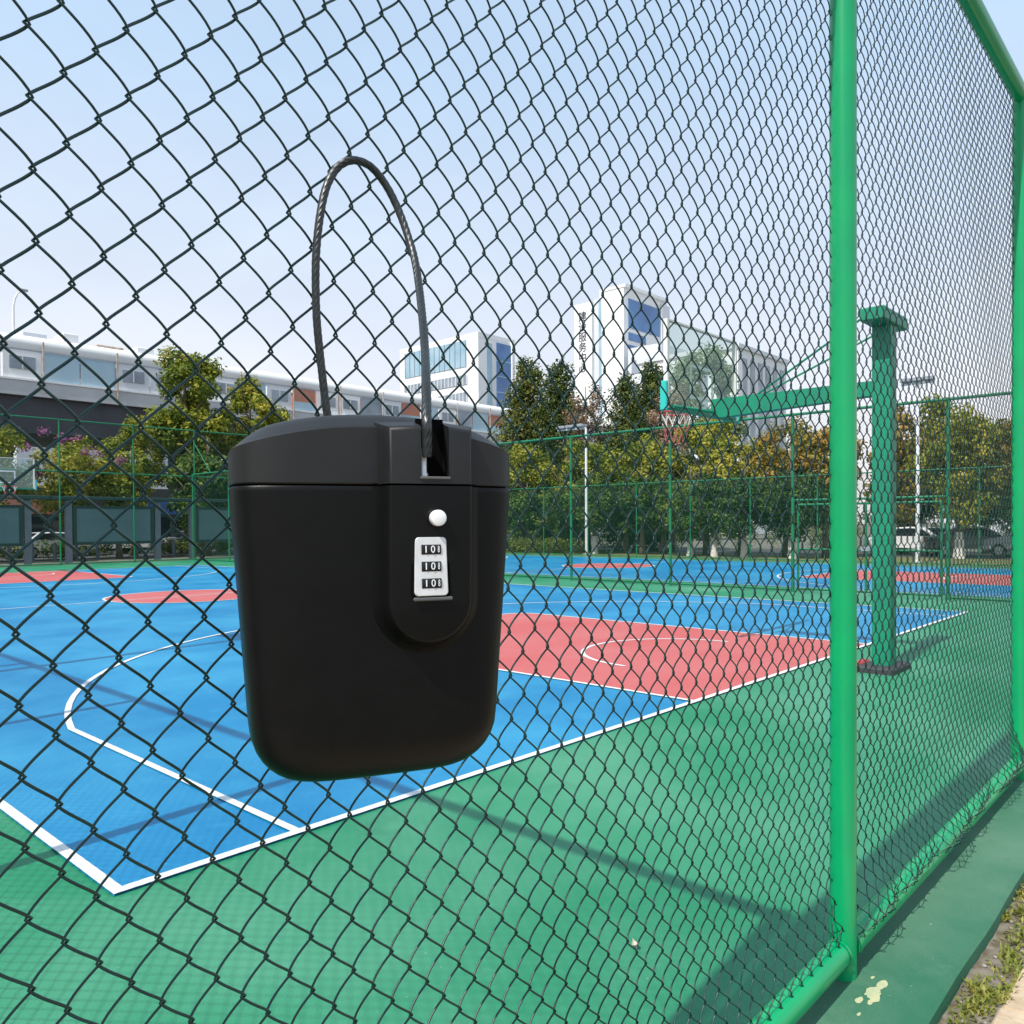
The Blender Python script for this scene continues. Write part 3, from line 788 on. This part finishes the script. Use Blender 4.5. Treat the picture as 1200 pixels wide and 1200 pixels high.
def broad_mesh(H, W, zc, n=9000, size=.10, lo=1.5):
    C = []
    for i in range(46):
        while True:
            v = rng.uniform(-1, 1, 3)
            if v @ v < 1: break
        rr = .42 + .5 * rng.random()
        z = zc + v[2] * (H - zc - .4) if v[2] > 0 else zc + v[2] * (zc - lo)
        C.append((v[0] * W * .8, v[1] * W * .8, z, rr * W * .30 + .15, rr * W * .26 + .12))
    return leaves(C, n, size)
def tree(name, label, cat, loc, crown_me, trunk_mb, group, scale=1.0, rz=None, lime=0, zs=1.0):
    t = thing(name, label, cat, loc, rz if rz is not None else rng.random() * 6.28, group)
    if isinstance(trunk_mb, MB): tr = trunk_mb.build('trunk', M['bark'], t, smooth=True)
    else: tr = link('trunk', trunk_mb, t)
    link('crown', crown_me, t)
    t.scale = (scale, scale, scale * zs)
    if lime:
        MB().tube([(0, 0, .0), (0, 0, .5), (0, 0, lime)], [.25, .19, .165], 12, cap=False).build('limewash_band', M['lime'], tr, smooth=True)
    return t
con = [raw_mesh('crown', *conifer_mesh(12, 2.7 + .25 * i), M['leaf_con']) for i in range(3)]
yel = [raw_mesh('crown', *broad_mesh(6.9, 2.0, 4.2), M['leaf_yel']) for i in range(3)]
org = [raw_mesh('crown', *broad_mesh(6.9, 2.0, 4.3), M['leaf_org']) for i in range(2)]
drk = [raw_mesh('crown', *broad_mesh(5.2, 2.2, 3.1, 9000, .10, 1.15), M['leaf_dark']) for i in range(3)]
brn = [raw_mesh('crown', *broad_mesh(10.5, 1.7, 7.5, 3600, .09, 4.5), M['leaf_brown'])]
tk_con = limb_tree(11, .17, nl=10, spread=1.2).build('trunk', M['bark'], None, smooth=True); me_con = tk_con.data; bpy.data.objects.remove(tk_con)
tk_br = limb_tree(5.6, .16, nl=8, spread=1.6, z0=.42).build('trunk', M['bark'], None, smooth=True); me_br = tk_br.data; bpy.data.objects.remove(tk_br)
tk_t = limb_tree(10.0, .15, nl=11, spread=1.9, z0=.45).build('trunk', M['bark'], None, smooth=True); me_t = tk_t.data; bpy.data.objects.remove(tk_t)
GC = 'dark conifers behind the second court'
for k, (x, y, z, lab) in enumerate(((40.5, 33.2, 13.2, 'tall dark conifer beside the blue glass tower, leftmost of the conifer group'), (40.5, 30.2, 12.5, 'tall dark conifer, second from left in the conifer group'),
                                    (41.5, 25.6, 11.1, 'dark conifer standing in front of the lettered white tower, left of its glass'), (41, 23.4, 11.6, 'dark conifer below the tower\'s dark blue glass, rightmost of the conifer group'),
                                    (43.5, 32.4, 11.2, 'shorter dark conifer half hidden behind the two leftmost conifers'))):
    tree('conifer_tree', lab, 'tree', (x, y, -.05), con[k % 3], me_con, GC, z / 12)
tree('bare_tree', 'thin half bare tree with pinkish dry leaves between the dark conifers', 'tree', (40, 27.6, -.05), brn[0], me_t, None, 1.05)
tree('bare_tree', 'thin half bare tree with dry leaves just left of the backboard', 'tree', (40, 21.4, -.05), brn[0], me_t, None, .98, 2.0)
GB = 'yellow green trees in the row behind the second court'
ords = ['leftmost', 'second from left', 'third from left', 'fourth from left', 'fifth from left', 'sixth from left', 'seventh from left', 'eighth from left', 'ninth from left']
row = [(37, 30.6, 1.05, 0), (37.5, 28.0, .92, 1), (36.6, 25.2, .98, 2), (37, 22.6, 1.0, 0), (36.8, 20.0, 1.0, 1), (37.2, 17.6, 1.06, 2), (36.8, 15.4, 1.0, 0), (37.2, 13.2, 1.0, 3), (36.9, 11.1, 1.05, 4)]
for i, (x, y, s, kd) in enumerate(row):
    tree('broadleaf_tree', '%s rounded tree, %s in the tree row behind the second court' % ('olive and orange' if kd > 2 else 'yellow green', ords[i]), 'tree', (x, y, -.05), (org[kd - 3] if kd > 2 else yel[kd]), me_br, GB, s, lime=0, zs=(1.0, .9, 1.04, .94, 1.0, 1.06, .93, 1.0, .96)[i])
GD = 'low dark trees under the taller tree row'
for i, (x, y, s) in enumerate(((35.2, 31.6, .95), (34.8, 28.7, .85), (35.0, 25.9, .95), (34.4, 23.35, .95), (35.0, 20.6, 1.0), (34.4, 17.3, .92), (34.4, 15.95, .9), (34.5, 14.4, .92), (34.5, 12.0, 1.0))):
    tree('understorey_tree', 'low dark green bushy tree behind the netted fence, %s of the dark row' % ords[i], 'tree', (x + .6, y, -.05), drk[i % 3], me_br, GD, s * .90, lime=1.2 if i in (3, 5, 6, 7, 8) else 0)
GR = 'trees right of the hoop post'
for i, (x, y, s, me, lab) in enumerate(((43.5, 9.6, 1.12, org[0], 'olive and orange tree right behind the hoop post'), (39, 5.9, 1.12, yel[1], 'taller green tree between the floodlight pole and the right fence post'),
                                        (41, 3.6, 1.05, org[1], 'orange topped tree at the right edge of the tree row'), (39.5, 1.2, 1.1, org[0], 'orange topped tree half hidden by the nearest right post'),
                                        (46.5, 6.4, .95, drk[0], 'dark tree behind the parked cars, left one'), (46.5, 2.6, 1.0, drk[1], 'dark tree behind the parked cars, right one'), (46, 10.4, 1.0, drk[2], 'dark tree behind the parked cars and the hoop post'))):
    tree('broadleaf_tree', lab, 'tree', (x, y, -.05), me, me_br, GR, s, lime=1.1 if i == 1 else 0)
# left side, behind the notice boards
big = [raw_mesh('crown', *broad_mesh(13.2, 3.1, 8.4, 15000, .125, 3.8), M['leaf_yel']) for i in range(2)]
tk_big = limb_tree(11.5, .26, nl=11, spread=2.8, z0=.32).build('trunk', M['bark'], None, smooth=True); me_big = tk_big.data; bpy.data.objects.remove(tk_big)
tree('broadleaf_tree', 'large yellow green tree in front of the elevated road, left of the lock box', 'tree', (22.4, 46, -.1), big[0], me_big, 'large trees before the elevated road', 1.03)
tree('broadleaf_tree', 'large yellow green tree right behind the lock box lid', 'tree', (27.0, 46.5, -.1), big[1], me_big, 'large trees before the elevated road', .97)
tree('broadleaf_tree', 'lower yellow green tree spreading beside the large one, before the dark road girder', 'tree', (18.6, 45, -.1), big[1], me_big, 'large trees before the elevated road', .66, 1.2)
tree('broadleaf_tree', 'dark small tree under the large trees, directly left of the lock box', 'tree', (21.4, 41.5, -.1), drk[1], me_br, 'large trees before the elevated road', 1.25, 2.2)
fl = [raw_mesh('crown', *broad_mesh(6.9, 2.3, 4.6, 7500, .10, 2.4), M['leaf_yel'])]
for i, (x, y, s, lab) in enumerate(((10.2, 41.5, 1.02, 'green tree with magenta blossom at the far left, behind the far hoop'), (14.1, 42, .98, 'green tree with magenta blossom below the dark road girder'), (7.0, 42, 1.0, 'green tree with magenta blossom just outside the left edge of the far hoop'))):
    t = tree('flowering_tree', lab, 'tree', (x, y, -.1), fl[0], me_br, 'flowering trees behind the notice boards', s)
    C = [(rng.normal(0, 1.3), rng.normal(0, 1.3), rng.uniform(3.8, 6.9), .35, .3) for _ in range(16)]
    link('blossom', raw_mesh('blossom', *leaves(C, 800, .08), M['flower']), t)
tree('broadleaf_tree', 'low yellow green tree between the flowering trees and the large tree', 'tree', (16.6, 42, -.1), yel[0], me_br, 'flowering trees behind the notice boards', .88)
M['leaf_hazed'] = leaf_mat('hazed_green_leaf', [(.10, .15, .08), (.20, .27, .13), (.32, .38, .20), (.45, .48, .30)])  # distance haze put into the leaf colour
pm = big[0].copy(); pm.materials.clear(); pm.materials.append(M['leaf_hazed'])
tree('broadleaf_tree', 'tall green tree far off, paled by painted haze, seen through the nearer hoop backboard', 'tree', (70, 36.3, -.1), pm, me_big, None, 1.52, 1.0)
# hedges
def hedge(name, label, x0, x1, y0, y1, h, n):
    V, F = leaves([(rng.uniform(x0, x1), rng.uniform(y0, y1), h * .5, .5, h * .55) for _ in range(60)], n, .06)
    V[:, 2] = np.maximum(V[:, 2], .0)
    o = link(name, raw_mesh(name, V, F, M['leaf_hedge'])); tag(o, label, 'hedge')
hedge('hedge', 'low clipped green hedge below the netted fence, left of the white tree trunk', 33.2, 34.4, 24.0, 33, .85, 14000)
hedge('hedge', 'low dark hedge behind the notice boards under the left trees', 8, 26, 43.2, 44.2, 1.0, 9000)
hedge('hedge', 'long dark green hedge behind the parked cars and the tree row', 48.6, 49.6, -4, 46, 2.6, 26000)
sheet('verge', [rect(32.02, 39.2, -12, 36)], -.02, M['grass'])
sheet('verge_edge', [rect(32.02, 32.22, -12, 36)], -.012, M['concrete'])
sheet('road', [rect(39.6, 48, -60, 80)], -.04, M['asphalt'])
sheet('road', [rect(-60, 39.5, 43, 58)], -.045, M['asphalt'])

# ------------------------------------------------------------------ notice boards
for i, (x, lab) in enumerate(((6.75, 'teal notice board at the far left, behind the far hoop'), (12.75, 'teal notice board in full view between two grey pillars'), (18.85, 'teal notice board partly hidden by the lock box'))):
    nb = thing('notice_board', lab, 'notice board', (x - .08, 38, -.05), 0, 'notice boards behind the far fence')
    for px_ in (0.0, 4.25):
        MB().box(px_ - .14, px_ + .14, -.12, .12, 0, 3.02, bev=.015).build('pillar', M['pillar'], nb)
    MB().box(.36, 3.90, -.03, .03, 1.0, 2.62).build('panel', M['board'], nb)
    MB().box(.20, .36, -.06, .06, .86, 2.76).box(3.90, 4.06, -.06, .06, .86, 2.76).box(.36, 3.90, -.058, .058, 2.62, 2.76).box(.36, 3.90, -.058, .058, .86, 1.0).build('frame', M['boardframe'], nb)
    MB().box(-.9, 5.18, -.35, .35, 3.03, 3.20, bev=.02).build('canopy_beam', M['boardframe'], nb)
# bollards
for i in range(14):
    x = 8.2 + 1.05 * i
    o = MB().lathe([(.09, 0), (.09, .85), (.07, .93), (.02, .96)], n=12).build('bollard', M['pillar'], smooth=False, loc=(x, 42.3, -.08))
    tag(o, 'short grey bollard in the row behind the notice boards', 'bollard', 'bollards behind the notice boards')

# ------------------------------------------------------------------ cars
def make_car(label, loc, rz, paint, L_=4.4, H=1.45, van=False, group='parked cars'):
    t = thing('parked_van' if van else 'parked_car', label, 'van' if van else 'car', loc, rz, group)
    hw = .88
    if van: prof = [(-2.2, .35), (-2.22, 1.0), (-2.15, 1.75), (-1.95, 1.9), (1.1, 1.9), (1.35, 1.8), (1.85, 1.12), (2.2, .95), (2.25, .4)]
    else: prof = [(-2.2, .38), (-2.22, .75), (-2.1, .95), (-1.55, 1.0), (-.95, 1.40), (-.3, H), (.45, 1.42), (1.15, 1.0), (1.95, .86), (2.18, .7), (2.2, .38)]
    prof = [(x * L_ / 4.4, z) for x, z in prof]
    body = []
    for (w, k) in ((-1, .0), (-.97, 1)): pass
    mb = MB(); V = []; n = len(prof); ws = (-1.0, -.93, .93, 1.0)
    for j, w in enumerate(ws):
        for (x, z) in prof:
            tum = max(0, z - .9) * .28; inset = .04 if j in (0, 3) else 0
            zz = z - inset if z > .5 else z + inset * .2
            V.append((x * (1 - inset * .25), w * (hw - tum), zz))
    F = [(j * n + i, j * n + i + 1, (j + 1) * n + i + 1, (j + 1) * n + i) for j in range(3) for i in range(n - 1)]
    F += [tuple(range(n - 1, -1, -1)), tuple(3 * n + i for i in range(n))] + [(j * n, (j + 1) * n, (j + 1) * n + n - 1, j * n + n - 1) for j in range(3)]
    mb.add(V, F).build('body', M[paint], t, autosmooth=30)
    for s in (-1, 1):
        if van: P = [(-1.9, 1.15), (-1.85, 1.68), (1.05, 1.68), (1.5, 1.15)]
        else: P = [(-1.35, 1.0), (-.85, 1.33), (-.28, 1.38), (.38, 1.35), (.92, 1.0)]
        P = [(x * L_ / 4.4, z) for x, z in P]
        wnd = MB(); V = [(x, s * (hw - max(0, z - .9) * .28 + .004), z) for x, z in P]; wnd.add(V, [tuple(range(len(P)))]).build('side_window', M['carglass'], t)
    for (x0, z0, x1, z1, nm) in (((1.12, 1.03, .52, 1.385, 'windscreen'), (-1.5, 1.035, -1.0, 1.37, 'rear_window')) if not van else ((1.80, 1.2, 1.42, 1.72, 'windscreen'), (-2.235, 1.15, -2.17, 1.68, 'rear_window'))):
        x0 *= L_ / 4.4; x1 *= L_ / 4.4; dx = .02 if x0 > 0 else -.02; dz = .02 if not van or x0 > 0 else 0
        MB().add([(x0 + dx, -.70, z0 + dz), (x0 + dx, .70, z0 + dz), (x1 + dx, .60, z1 + dz), (x1 + dx, -.60, z1 + dz)], [(0, 1, 2, 3)]).build(nm, M['carglass'], t)
    for x in (-1.35, 1.38):
        for s in (-1, 1):
            w = MB(); w.lathe([(.20, -.1), (.30, -.1), (.32, -.06), (.32, .06), (.30, .1), (.20, .1)], n=20)
            w.xf(Matrix.Translation((x * L_ / 4.4, s * .80, .32)) @ Matrix.Rotation(R(90), 4, 'X')); wh = w.build('wheel', M['tyre'], t, autosmooth=40)
            w = MB().lathe([(.02, .104), (.19, .102), (.2, .09)], n=16); w.xf(Matrix.Translation((x * L_ / 4.4, s * .80, .32)) @ Matrix.Rotation(R(-90 * s), 4, 'X')); w.build('rim', M['rim'], wh, autosmooth=40)
    for s in (-1, 1):
        MB().box(-2.235 * L_ / 4.4, -2.12 * L_ / 4.4, s * .70 - .14, s * .70 + .14, .70, .86, bev=.02).build('tail_lamp', M['tail'], t)
        MB().box(2.02 * L_ / 4.4, 2.20 * L_ / 4.4, s * .66 - .16, s * .66 + .16, .62, .74, bev=.02).build('headlight', M['lampglass'], t)
        MB().box(.62 * L_ / 4.4, .78 * L_ / 4.4, s * .99 - .08, s * .99 + .08, .98, 1.1, bev=.02).build('wing_mirror', M[paint], t)
    return t
make_car('white car parked under the trees just right of the hoop post', (42.6, 8.9, -.04), R(80), 'carwhite')
make_car('charcoal car with red tail lamp parked in the middle of the right gap', (42.4, 6.2, -.04), R(-62), 'cardark', H=1.5)
make_car('silver car parked at the right edge next to the nearest right post', (42.8, 3.6, -.04), R(95), 'carsilver')
make_car('white car glimpsed between the leftmost notice boards', (14.9, 47.5, -.04), R(8), 'carwhite')
make_car('white van glimpsed below the middle notice board', (18.8, 49.2, -.04), R(3), 'carwhite', van=True)
make_car('silver car glimpsed right of the middle notice board', (23.6, 47.4, -.04), R(4), 'carsilver')
make_car('white car glimpsed just right of the lock box, low behind the hedge', (42.5, 35.2, -.04), R(85), 'carwhite')

# ------------------------------------------------------------------ elevated road
vi = thing('elevated_road', 'long pale elevated road with noise barrier and glass panels above a dark girder', 'viaduct', (0, 60, 0))
x0, x1 = -60, 150
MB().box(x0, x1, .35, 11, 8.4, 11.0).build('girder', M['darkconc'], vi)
MB().box(x0, x1, 0, 11.3, 11.0, 11.25).build('deck', M['concrete'], vi)
MB().box(x0, x1, 0.02, .30, 11.25, 12.05).build('parapet', M['concrete'], vi)
MB().box(x0, x1, -.05, .34, 12.05, 12.18).build('coping', M['bwhite'], vi)
MB().tube([(x0, .9, 14.75), (x1, .9, 14.75)], .62, 20).build('barrier_canopy', M['bwhite'], vi, autosmooth=40)
MB().box(x0, x1, .16, .24, 14.18, 14.30).build('barrier_rail', M['steel'], vi)
kinds = ['bwhite', 'skyglass', 'bshade', 'skyglass', 'bwhite', 'wband', 'skyglass', 'brick', 'bshade']
k = 0; x = -12.0
while x < 92:
    w = 2.55
    m = kinds[(k * 5 + k // 3) % len(kinds)]
    pn = MB().box(x + .08, x + w - .08, .17, .23, 12.18, 14.18).build('barrier_panel', M[m], vi)
    if m in ('bwhite', 'bshade'):
        MB().box(x + .45, x + w - .45, .10, .165, 12.85, 13.75).build('window', M['wband'], pn)
        MB().box(x + w / 2 - .03, x + w / 2 + .03, .08, .098, 12.85, 13.75).build('mullion', M['mull'], pn)
    if m == 'brick': MB().box(x + .1, x + w - .1, .12, .165, 12.2, 12.95).build('panel_base', M['skyglass'], pn)
    if k % 2 == 0: MB().box(x - .05, x + .05, -.12, -.052, 11.3, 14.9).build('barrier_post', M['rust'], vi)
    k += 1; x += w
for x in range(-40, 140, 18):
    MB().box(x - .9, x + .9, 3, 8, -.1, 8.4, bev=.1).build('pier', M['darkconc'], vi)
# shops under the road
sh = thing('shop_building', 'dark shop front with a blue sign band under the elevated road', 'shop', (4, 56.5, -.1))
MB().box(0, 34, 0, 3, 0, 4.6).build('wall', M['shop'], sh)
for i in range(4):
    MB().box(.4 + 8.5 * i, 7.6 + 8.5 * i, -.12, -.01, 2.7, 3.9).build('sign_band', M['signblue' if i != 1 else 'brick'], sh)
    for j in range(3):
        MB().box(.6 + 8.5 * i + 2.4 * j, 2.6 + 8.5 * i + 2.4 * j, -.06, -.01, .3, 2.5).build('shop_window', M['carglass'], sh)
# ------------------------------------------------------------------ buildings
def roof_units(t, spots, z):
    for (x, y, w, d, h) in spots: MB().box(x, x + w, y, y + d, z, z + h).build('roof_unit', M['bshade'], t)
A = thing('office_building', 'white office block with pale glass top band, just right of the lock box cable', 'building', (105.5, 102.5, 0))
MB().box(0, 9.6, 0, 22.6, 0, 36.8).build('tower_block', M['bwhite'], A)
MB().box(-.02, 9.62, -.02, 22.62, 36.8, 37.7).build('parapet', M['bwhite'], A)
MB().box(-.12, -.02, 3.2, 20.9, 31.6, 36.6).build('glass_band', M['skyglass'], A)
mu = MB()
for i in range(13): mu.box(-.2, -.12, 3.2 + 17.7 * i / 12 - .06, 3.2 + 17.7 * i / 12 + .06, 31.6, 36.6)
mu.build('band_mullions', M['wband'], A)
for i, z in enumerate((28.2, 24.9, 21.7, 18.5, 15.3)):
    wb = MB().box(-.10, -.02, 3.0, 21.2, z, z + 1.9).build('window_row', M['wband'], A)
    mu = MB()
    for q in range(19): mu.box(-.16, -.10, 3.0 + 18.2 * q / 18 - .10, 3.0 + 18.2 * q / 18 + .10, z, z + 1.9)
    mu.build('mullions', M['bshade'], wb)
MB().box(2.2, 3.6, -.12, -.02, 4, 36.0).build('glass_strip', M['skyglass'], A)
MB().box(4.9, 9.0, -.14, -.02, 3, 36.4).build('glass_strip', M['bglass'], A)
mu = MB()
for i in range(11): mu.box(4.9, 9.0, -.2, -.14, 3 + 3 * i - .08, 3 + 3 * i + .08)
mu.build('strip_mullions', M['skyglass'], A)
MB().box(8.9, 9.6, -.5, -.02, 0, 37.6).build('corner_fin', M['bwhite'], A)
B = thing('tower_building', 'tall white tower with dark vertical Chinese lettering and dark blue glass near its top', 'building', (107.2, 71.0, 0))
MB().box(0, 13, .0, 4.4, 0, 39.9).build('tower_block', M['bwhite'], B)
MB().box(.9, 13, 4.4, 6.6, 0, 39.3).build('recess', M['bshade'], B)
MB().box(.25, 13, 6.6, 10.3, 0, 38.9).build('tower_block', M['bwhite'], B)
MB().box(.8, .9, 4.9, 5.6, 0, 38.9).build('glass_strip', M['skyglass'], B)
MB().box(1.3, 10.6, -.14, -.02, 33.6, 38.3).build('glass_wall', M['bglass'], B)
for i, z in enumerate((31.6, 29.6, 27.2, 24.8, 22.4)):
    MB().box(1.3, 6.3, -.12, -.02, z, z + 1.25).build('window_row', M['bglass' if i < 2 else 'wband'], B)
MB().box(10.9, 13.4, -.4, -.02, 0, 39.2).build('corner_fin', M['bshade'], B)
MB().box(-.1, 13.1, -.42, 4.5, 39.9, 40.4).build('cornice', M['bwhite'], B)
roof_units(B, ((3, 2, 4, 5, 2.2),), 39.3)
for i, ch in enumerate('建设服务中心'):
    g_ = glyph(ch, 1.75, M['ink'], 'sign_letter', B, (.20, 8.55, 36.6 - 1.72 * i), (R(90), 0, R(-90)), extr=.02)
Cb = thing('low_office_building', 'lower white office building with vertical grey windows, right behind the backboard edge', 'building', (100.9, 47.9, 0))
MB().box(0, 15.5, 0, 16, 0, 25.6).build('main_block', M['bwhite'], Cb)
MB().box(-.3, 15.8, -.3, 16.3, 25.6, 26.2).build('roof_slab', M['bshade'], Cb)
for i in range(6): MB().box(1.3 + 2.4 * i, 2.6 + 2.4 * i, -.1, -.02, 3, 24.4).build('window_strip', M['wband'], Cb)
for i in range(5): MB().box(-.1, -.02, 1.6 + 3 * i, 3.2 + 3 * i, 3, 24.0).build('window_strip', M['wband'], Cb)
# pale link block between the tower and the low office
D_ = thing('apartment_block', 'distant white apartment block seen through the clear backboard', 'building', (104, 62.0, 0))
MB().box(0, 16, 0, 6, 0, 29).build('main_block', M['bshade'], D_)
for i in range(6): MB().box(.8, 14, -.1, -.02, 5 + 4 * i, 7 + 4 * i).build('window_row', M['wband'], D_)
for i in range(6): MB().box(-.1, -.02, .7, 5.3, 5 + 4 * i, 7 + 4 * i).build('window_row', M['wband'], D_)
def block(label, x, y, w, d, h, m, rows):
    t = thing('apartment_block', label, 'building', (x, y, 0))
    MB().box(0, w, 0, d, 0, h).build('main_block', M[m], t)
    MB().box(-.3, w + .3, -.3, d + .3, h, h + .5).build('roof_slab', M['bshade'], t)
    for i in range(rows):
        z = h - 3 - 3.2 * i
        r_ = MB().box(.8, w - .8, -.1, -.02, z, z + 1.6).build('window_row', M['wband'], t)
        q = MB()
        for k in range(int(w / 3)): q.box(1.6 + 3 * k, 2.6 + 3 * k, -.18, -.1, z - .1, z + 1.7)
        q.build('wall_piers', M[m], r_)
    return t
block('brick apartment block peeping over the elevated road, left of the lock box cable', 62, 88, 14, 10, 20.5, 'brick', 3)
bl = block('pale apartment block peeping over the elevated road at the left', 26, 92, 22, 10, 21.2, 'bshade', 3)
for x_, w_, h_, m_ in ((1, 2.4, 1.0, 'bshade'), (5, 1.6, 1.5, 'bwhite'), (8.5, 3, .8, 'rust'), (13, 2, 1.2, 'bwhite'), (16.5, 3.2, 1.0, 'brick')):
    MB().box(x_, x_ + w_, 1, 4, 21.7, 21.7 + h_, bev=.08).build('roof_unit', M[m_], bl)
block('low red roofed block between the elevated road and the white office', 84, 84, 10, 10, 18.5, 'brick', 2)
block('pale low building far behind the parked cars on the right', 70, -2, 16, 16, 9.0, 'bshade', 2)

# ------------------------------------------------------------------ camera
cam = bpy.data.cameras.new('camera'); co = bpy.data.objects.new('camera', cam); COL.objects.link(co)
yaw, pit, rol = R(42.3845), R(-.919), R(.3892)
Fv = Vector((math.cos(yaw) * math.cos(pit), math.sin(yaw) * math.cos(pit), math.sin(pit))); Rv = Vector((math.sin(yaw), -math.cos(yaw), 0)); Uv = Rv.cross(Fv)
r2 = Rv * math.cos(rol) - Uv * math.sin(rol); u2 = Rv * math.sin(rol) + Uv * math.cos(rol)
co.matrix_world = Matrix(((r2.x, u2.x, -Fv.x, CAM.x), (r2.y, u2.y, -Fv.y, CAM.y), (r2.z, u2.z, -Fv.z, CAM.z), (0, 0, 0, 1)))
cam.sensor_width = 36; cam.lens = 943.01 / 1200 * 36
cam.shift_y = 29.77 / 1200; cam.shift_x = -2.06 / 1200
cam.clip_start = .02; cam.clip_end = 3000
sc.camera = co

# ------------------------------------------------------------------ daylight
EL = 52.6; TRAV = R(4.6)
d = Vector((math.cos(TRAV) * math.cos(R(EL)), math.sin(TRAV) * math.cos(R(EL)), -math.sin(R(EL))))
sun = bpy.data.lights.new('sun', 'SUN'); sun.energy = 4.3; sun.angle = R(.5); sun.color = (1, .955, .88)
so = bpy.data.objects.new('sun', sun); COL.objects.link(so); so.rotation_euler = d.to_track_quat('-Z', 'Y').to_euler()
w = bpy.data.worlds.new('World'); sc.world = w; w.use_nodes = True
nt = w.node_tree; Lk = nt.links.new; bg = nt.nodes['Background']
sky = nt.nodes.new('ShaderNodeTexSky'); sky.sky_type = 'NISHITA'; sky.sun_disc = False
sky.sun_elevation = R(EL); sky.sun_rotation = math.atan2(-d.x, -d.y); sky.air_density = 1.0; sky.dust_density = 2.2; sky.ozone_density = 1.2; sky.altitude = 20
bg.inputs['Strength'].default_value = .12
# thin high haze: drifting pale veil mixed into the sky
tc = nt.nodes.new('ShaderNodeTexCoord'); mp = nt.nodes.new('ShaderNodeMapping'); mp.inputs['Scale'].default_value = (1.2, 1.2, 3.2)
nz = nt.nodes.new('ShaderNodeTexNoise'); nz.inputs['Scale'].default_value = 1.6; nz.inputs['Detail'].default_value = 6; nz.inputs['Roughness'].default_value = .55
rp = nt.nodes.new('ShaderNodeMapRange'); rp.inputs['From Min'].default_value = .42; rp.inputs['From Max'].default_value = .72; rp.inputs['To Min'].default_value = .78; rp.inputs['To Max'].default_value = .95
mx = nt.nodes.new('ShaderNodeMix'); mx.data_type = 'RGBA'
Lk(tc.outputs['Generated'], mp.inputs['Vector']); Lk(mp.outputs['Vector'], nz.inputs['Vector']); Lk(nz.outputs['Fac'], rp.inputs['Value']); Lk(rp.outputs['Result'], mx.inputs['Factor'])
def sock(n, k): return [i for i in n.inputs if i.name == k and i.type == 'RGBA'][0]
def csock(n): return [o for o in n.outputs if o.type == 'RGBA'][0]
veil = nt.nodes.new('ShaderNodeMix'); veil.data_type = 'RGBA'
sep = nt.nodes.new('ShaderNodeSeparateXYZ'); Lk(tc.outputs['Generated'], sep.inputs[0])
hz_ = nt.nodes.new('ShaderNodeMapRange'); hz_.inputs['From Min'].default_value = .05; hz_.inputs['From Max'].default_value = .48; Lk(sep.outputs['Z'], hz_.inputs['Value'])
sock(veil, 'A').default_value = (7.9, 7.6, 7.8, 1); sock(veil, 'B').default_value = (4.6, 6.05, 7.8, 1); Lk(hz_.outputs['Result'], veil.inputs['Factor'])
Lk(sky.outputs['Color'], sock(mx, 'A')); Lk(csock(veil), sock(mx, 'B'))
Lk(csock(mx), bg.inputs['Color'])
vs = sc.view_settings; vs.view_transform = 'Standard'; vs.look = 'None'; vs.exposure = .22; vs.gamma = 1
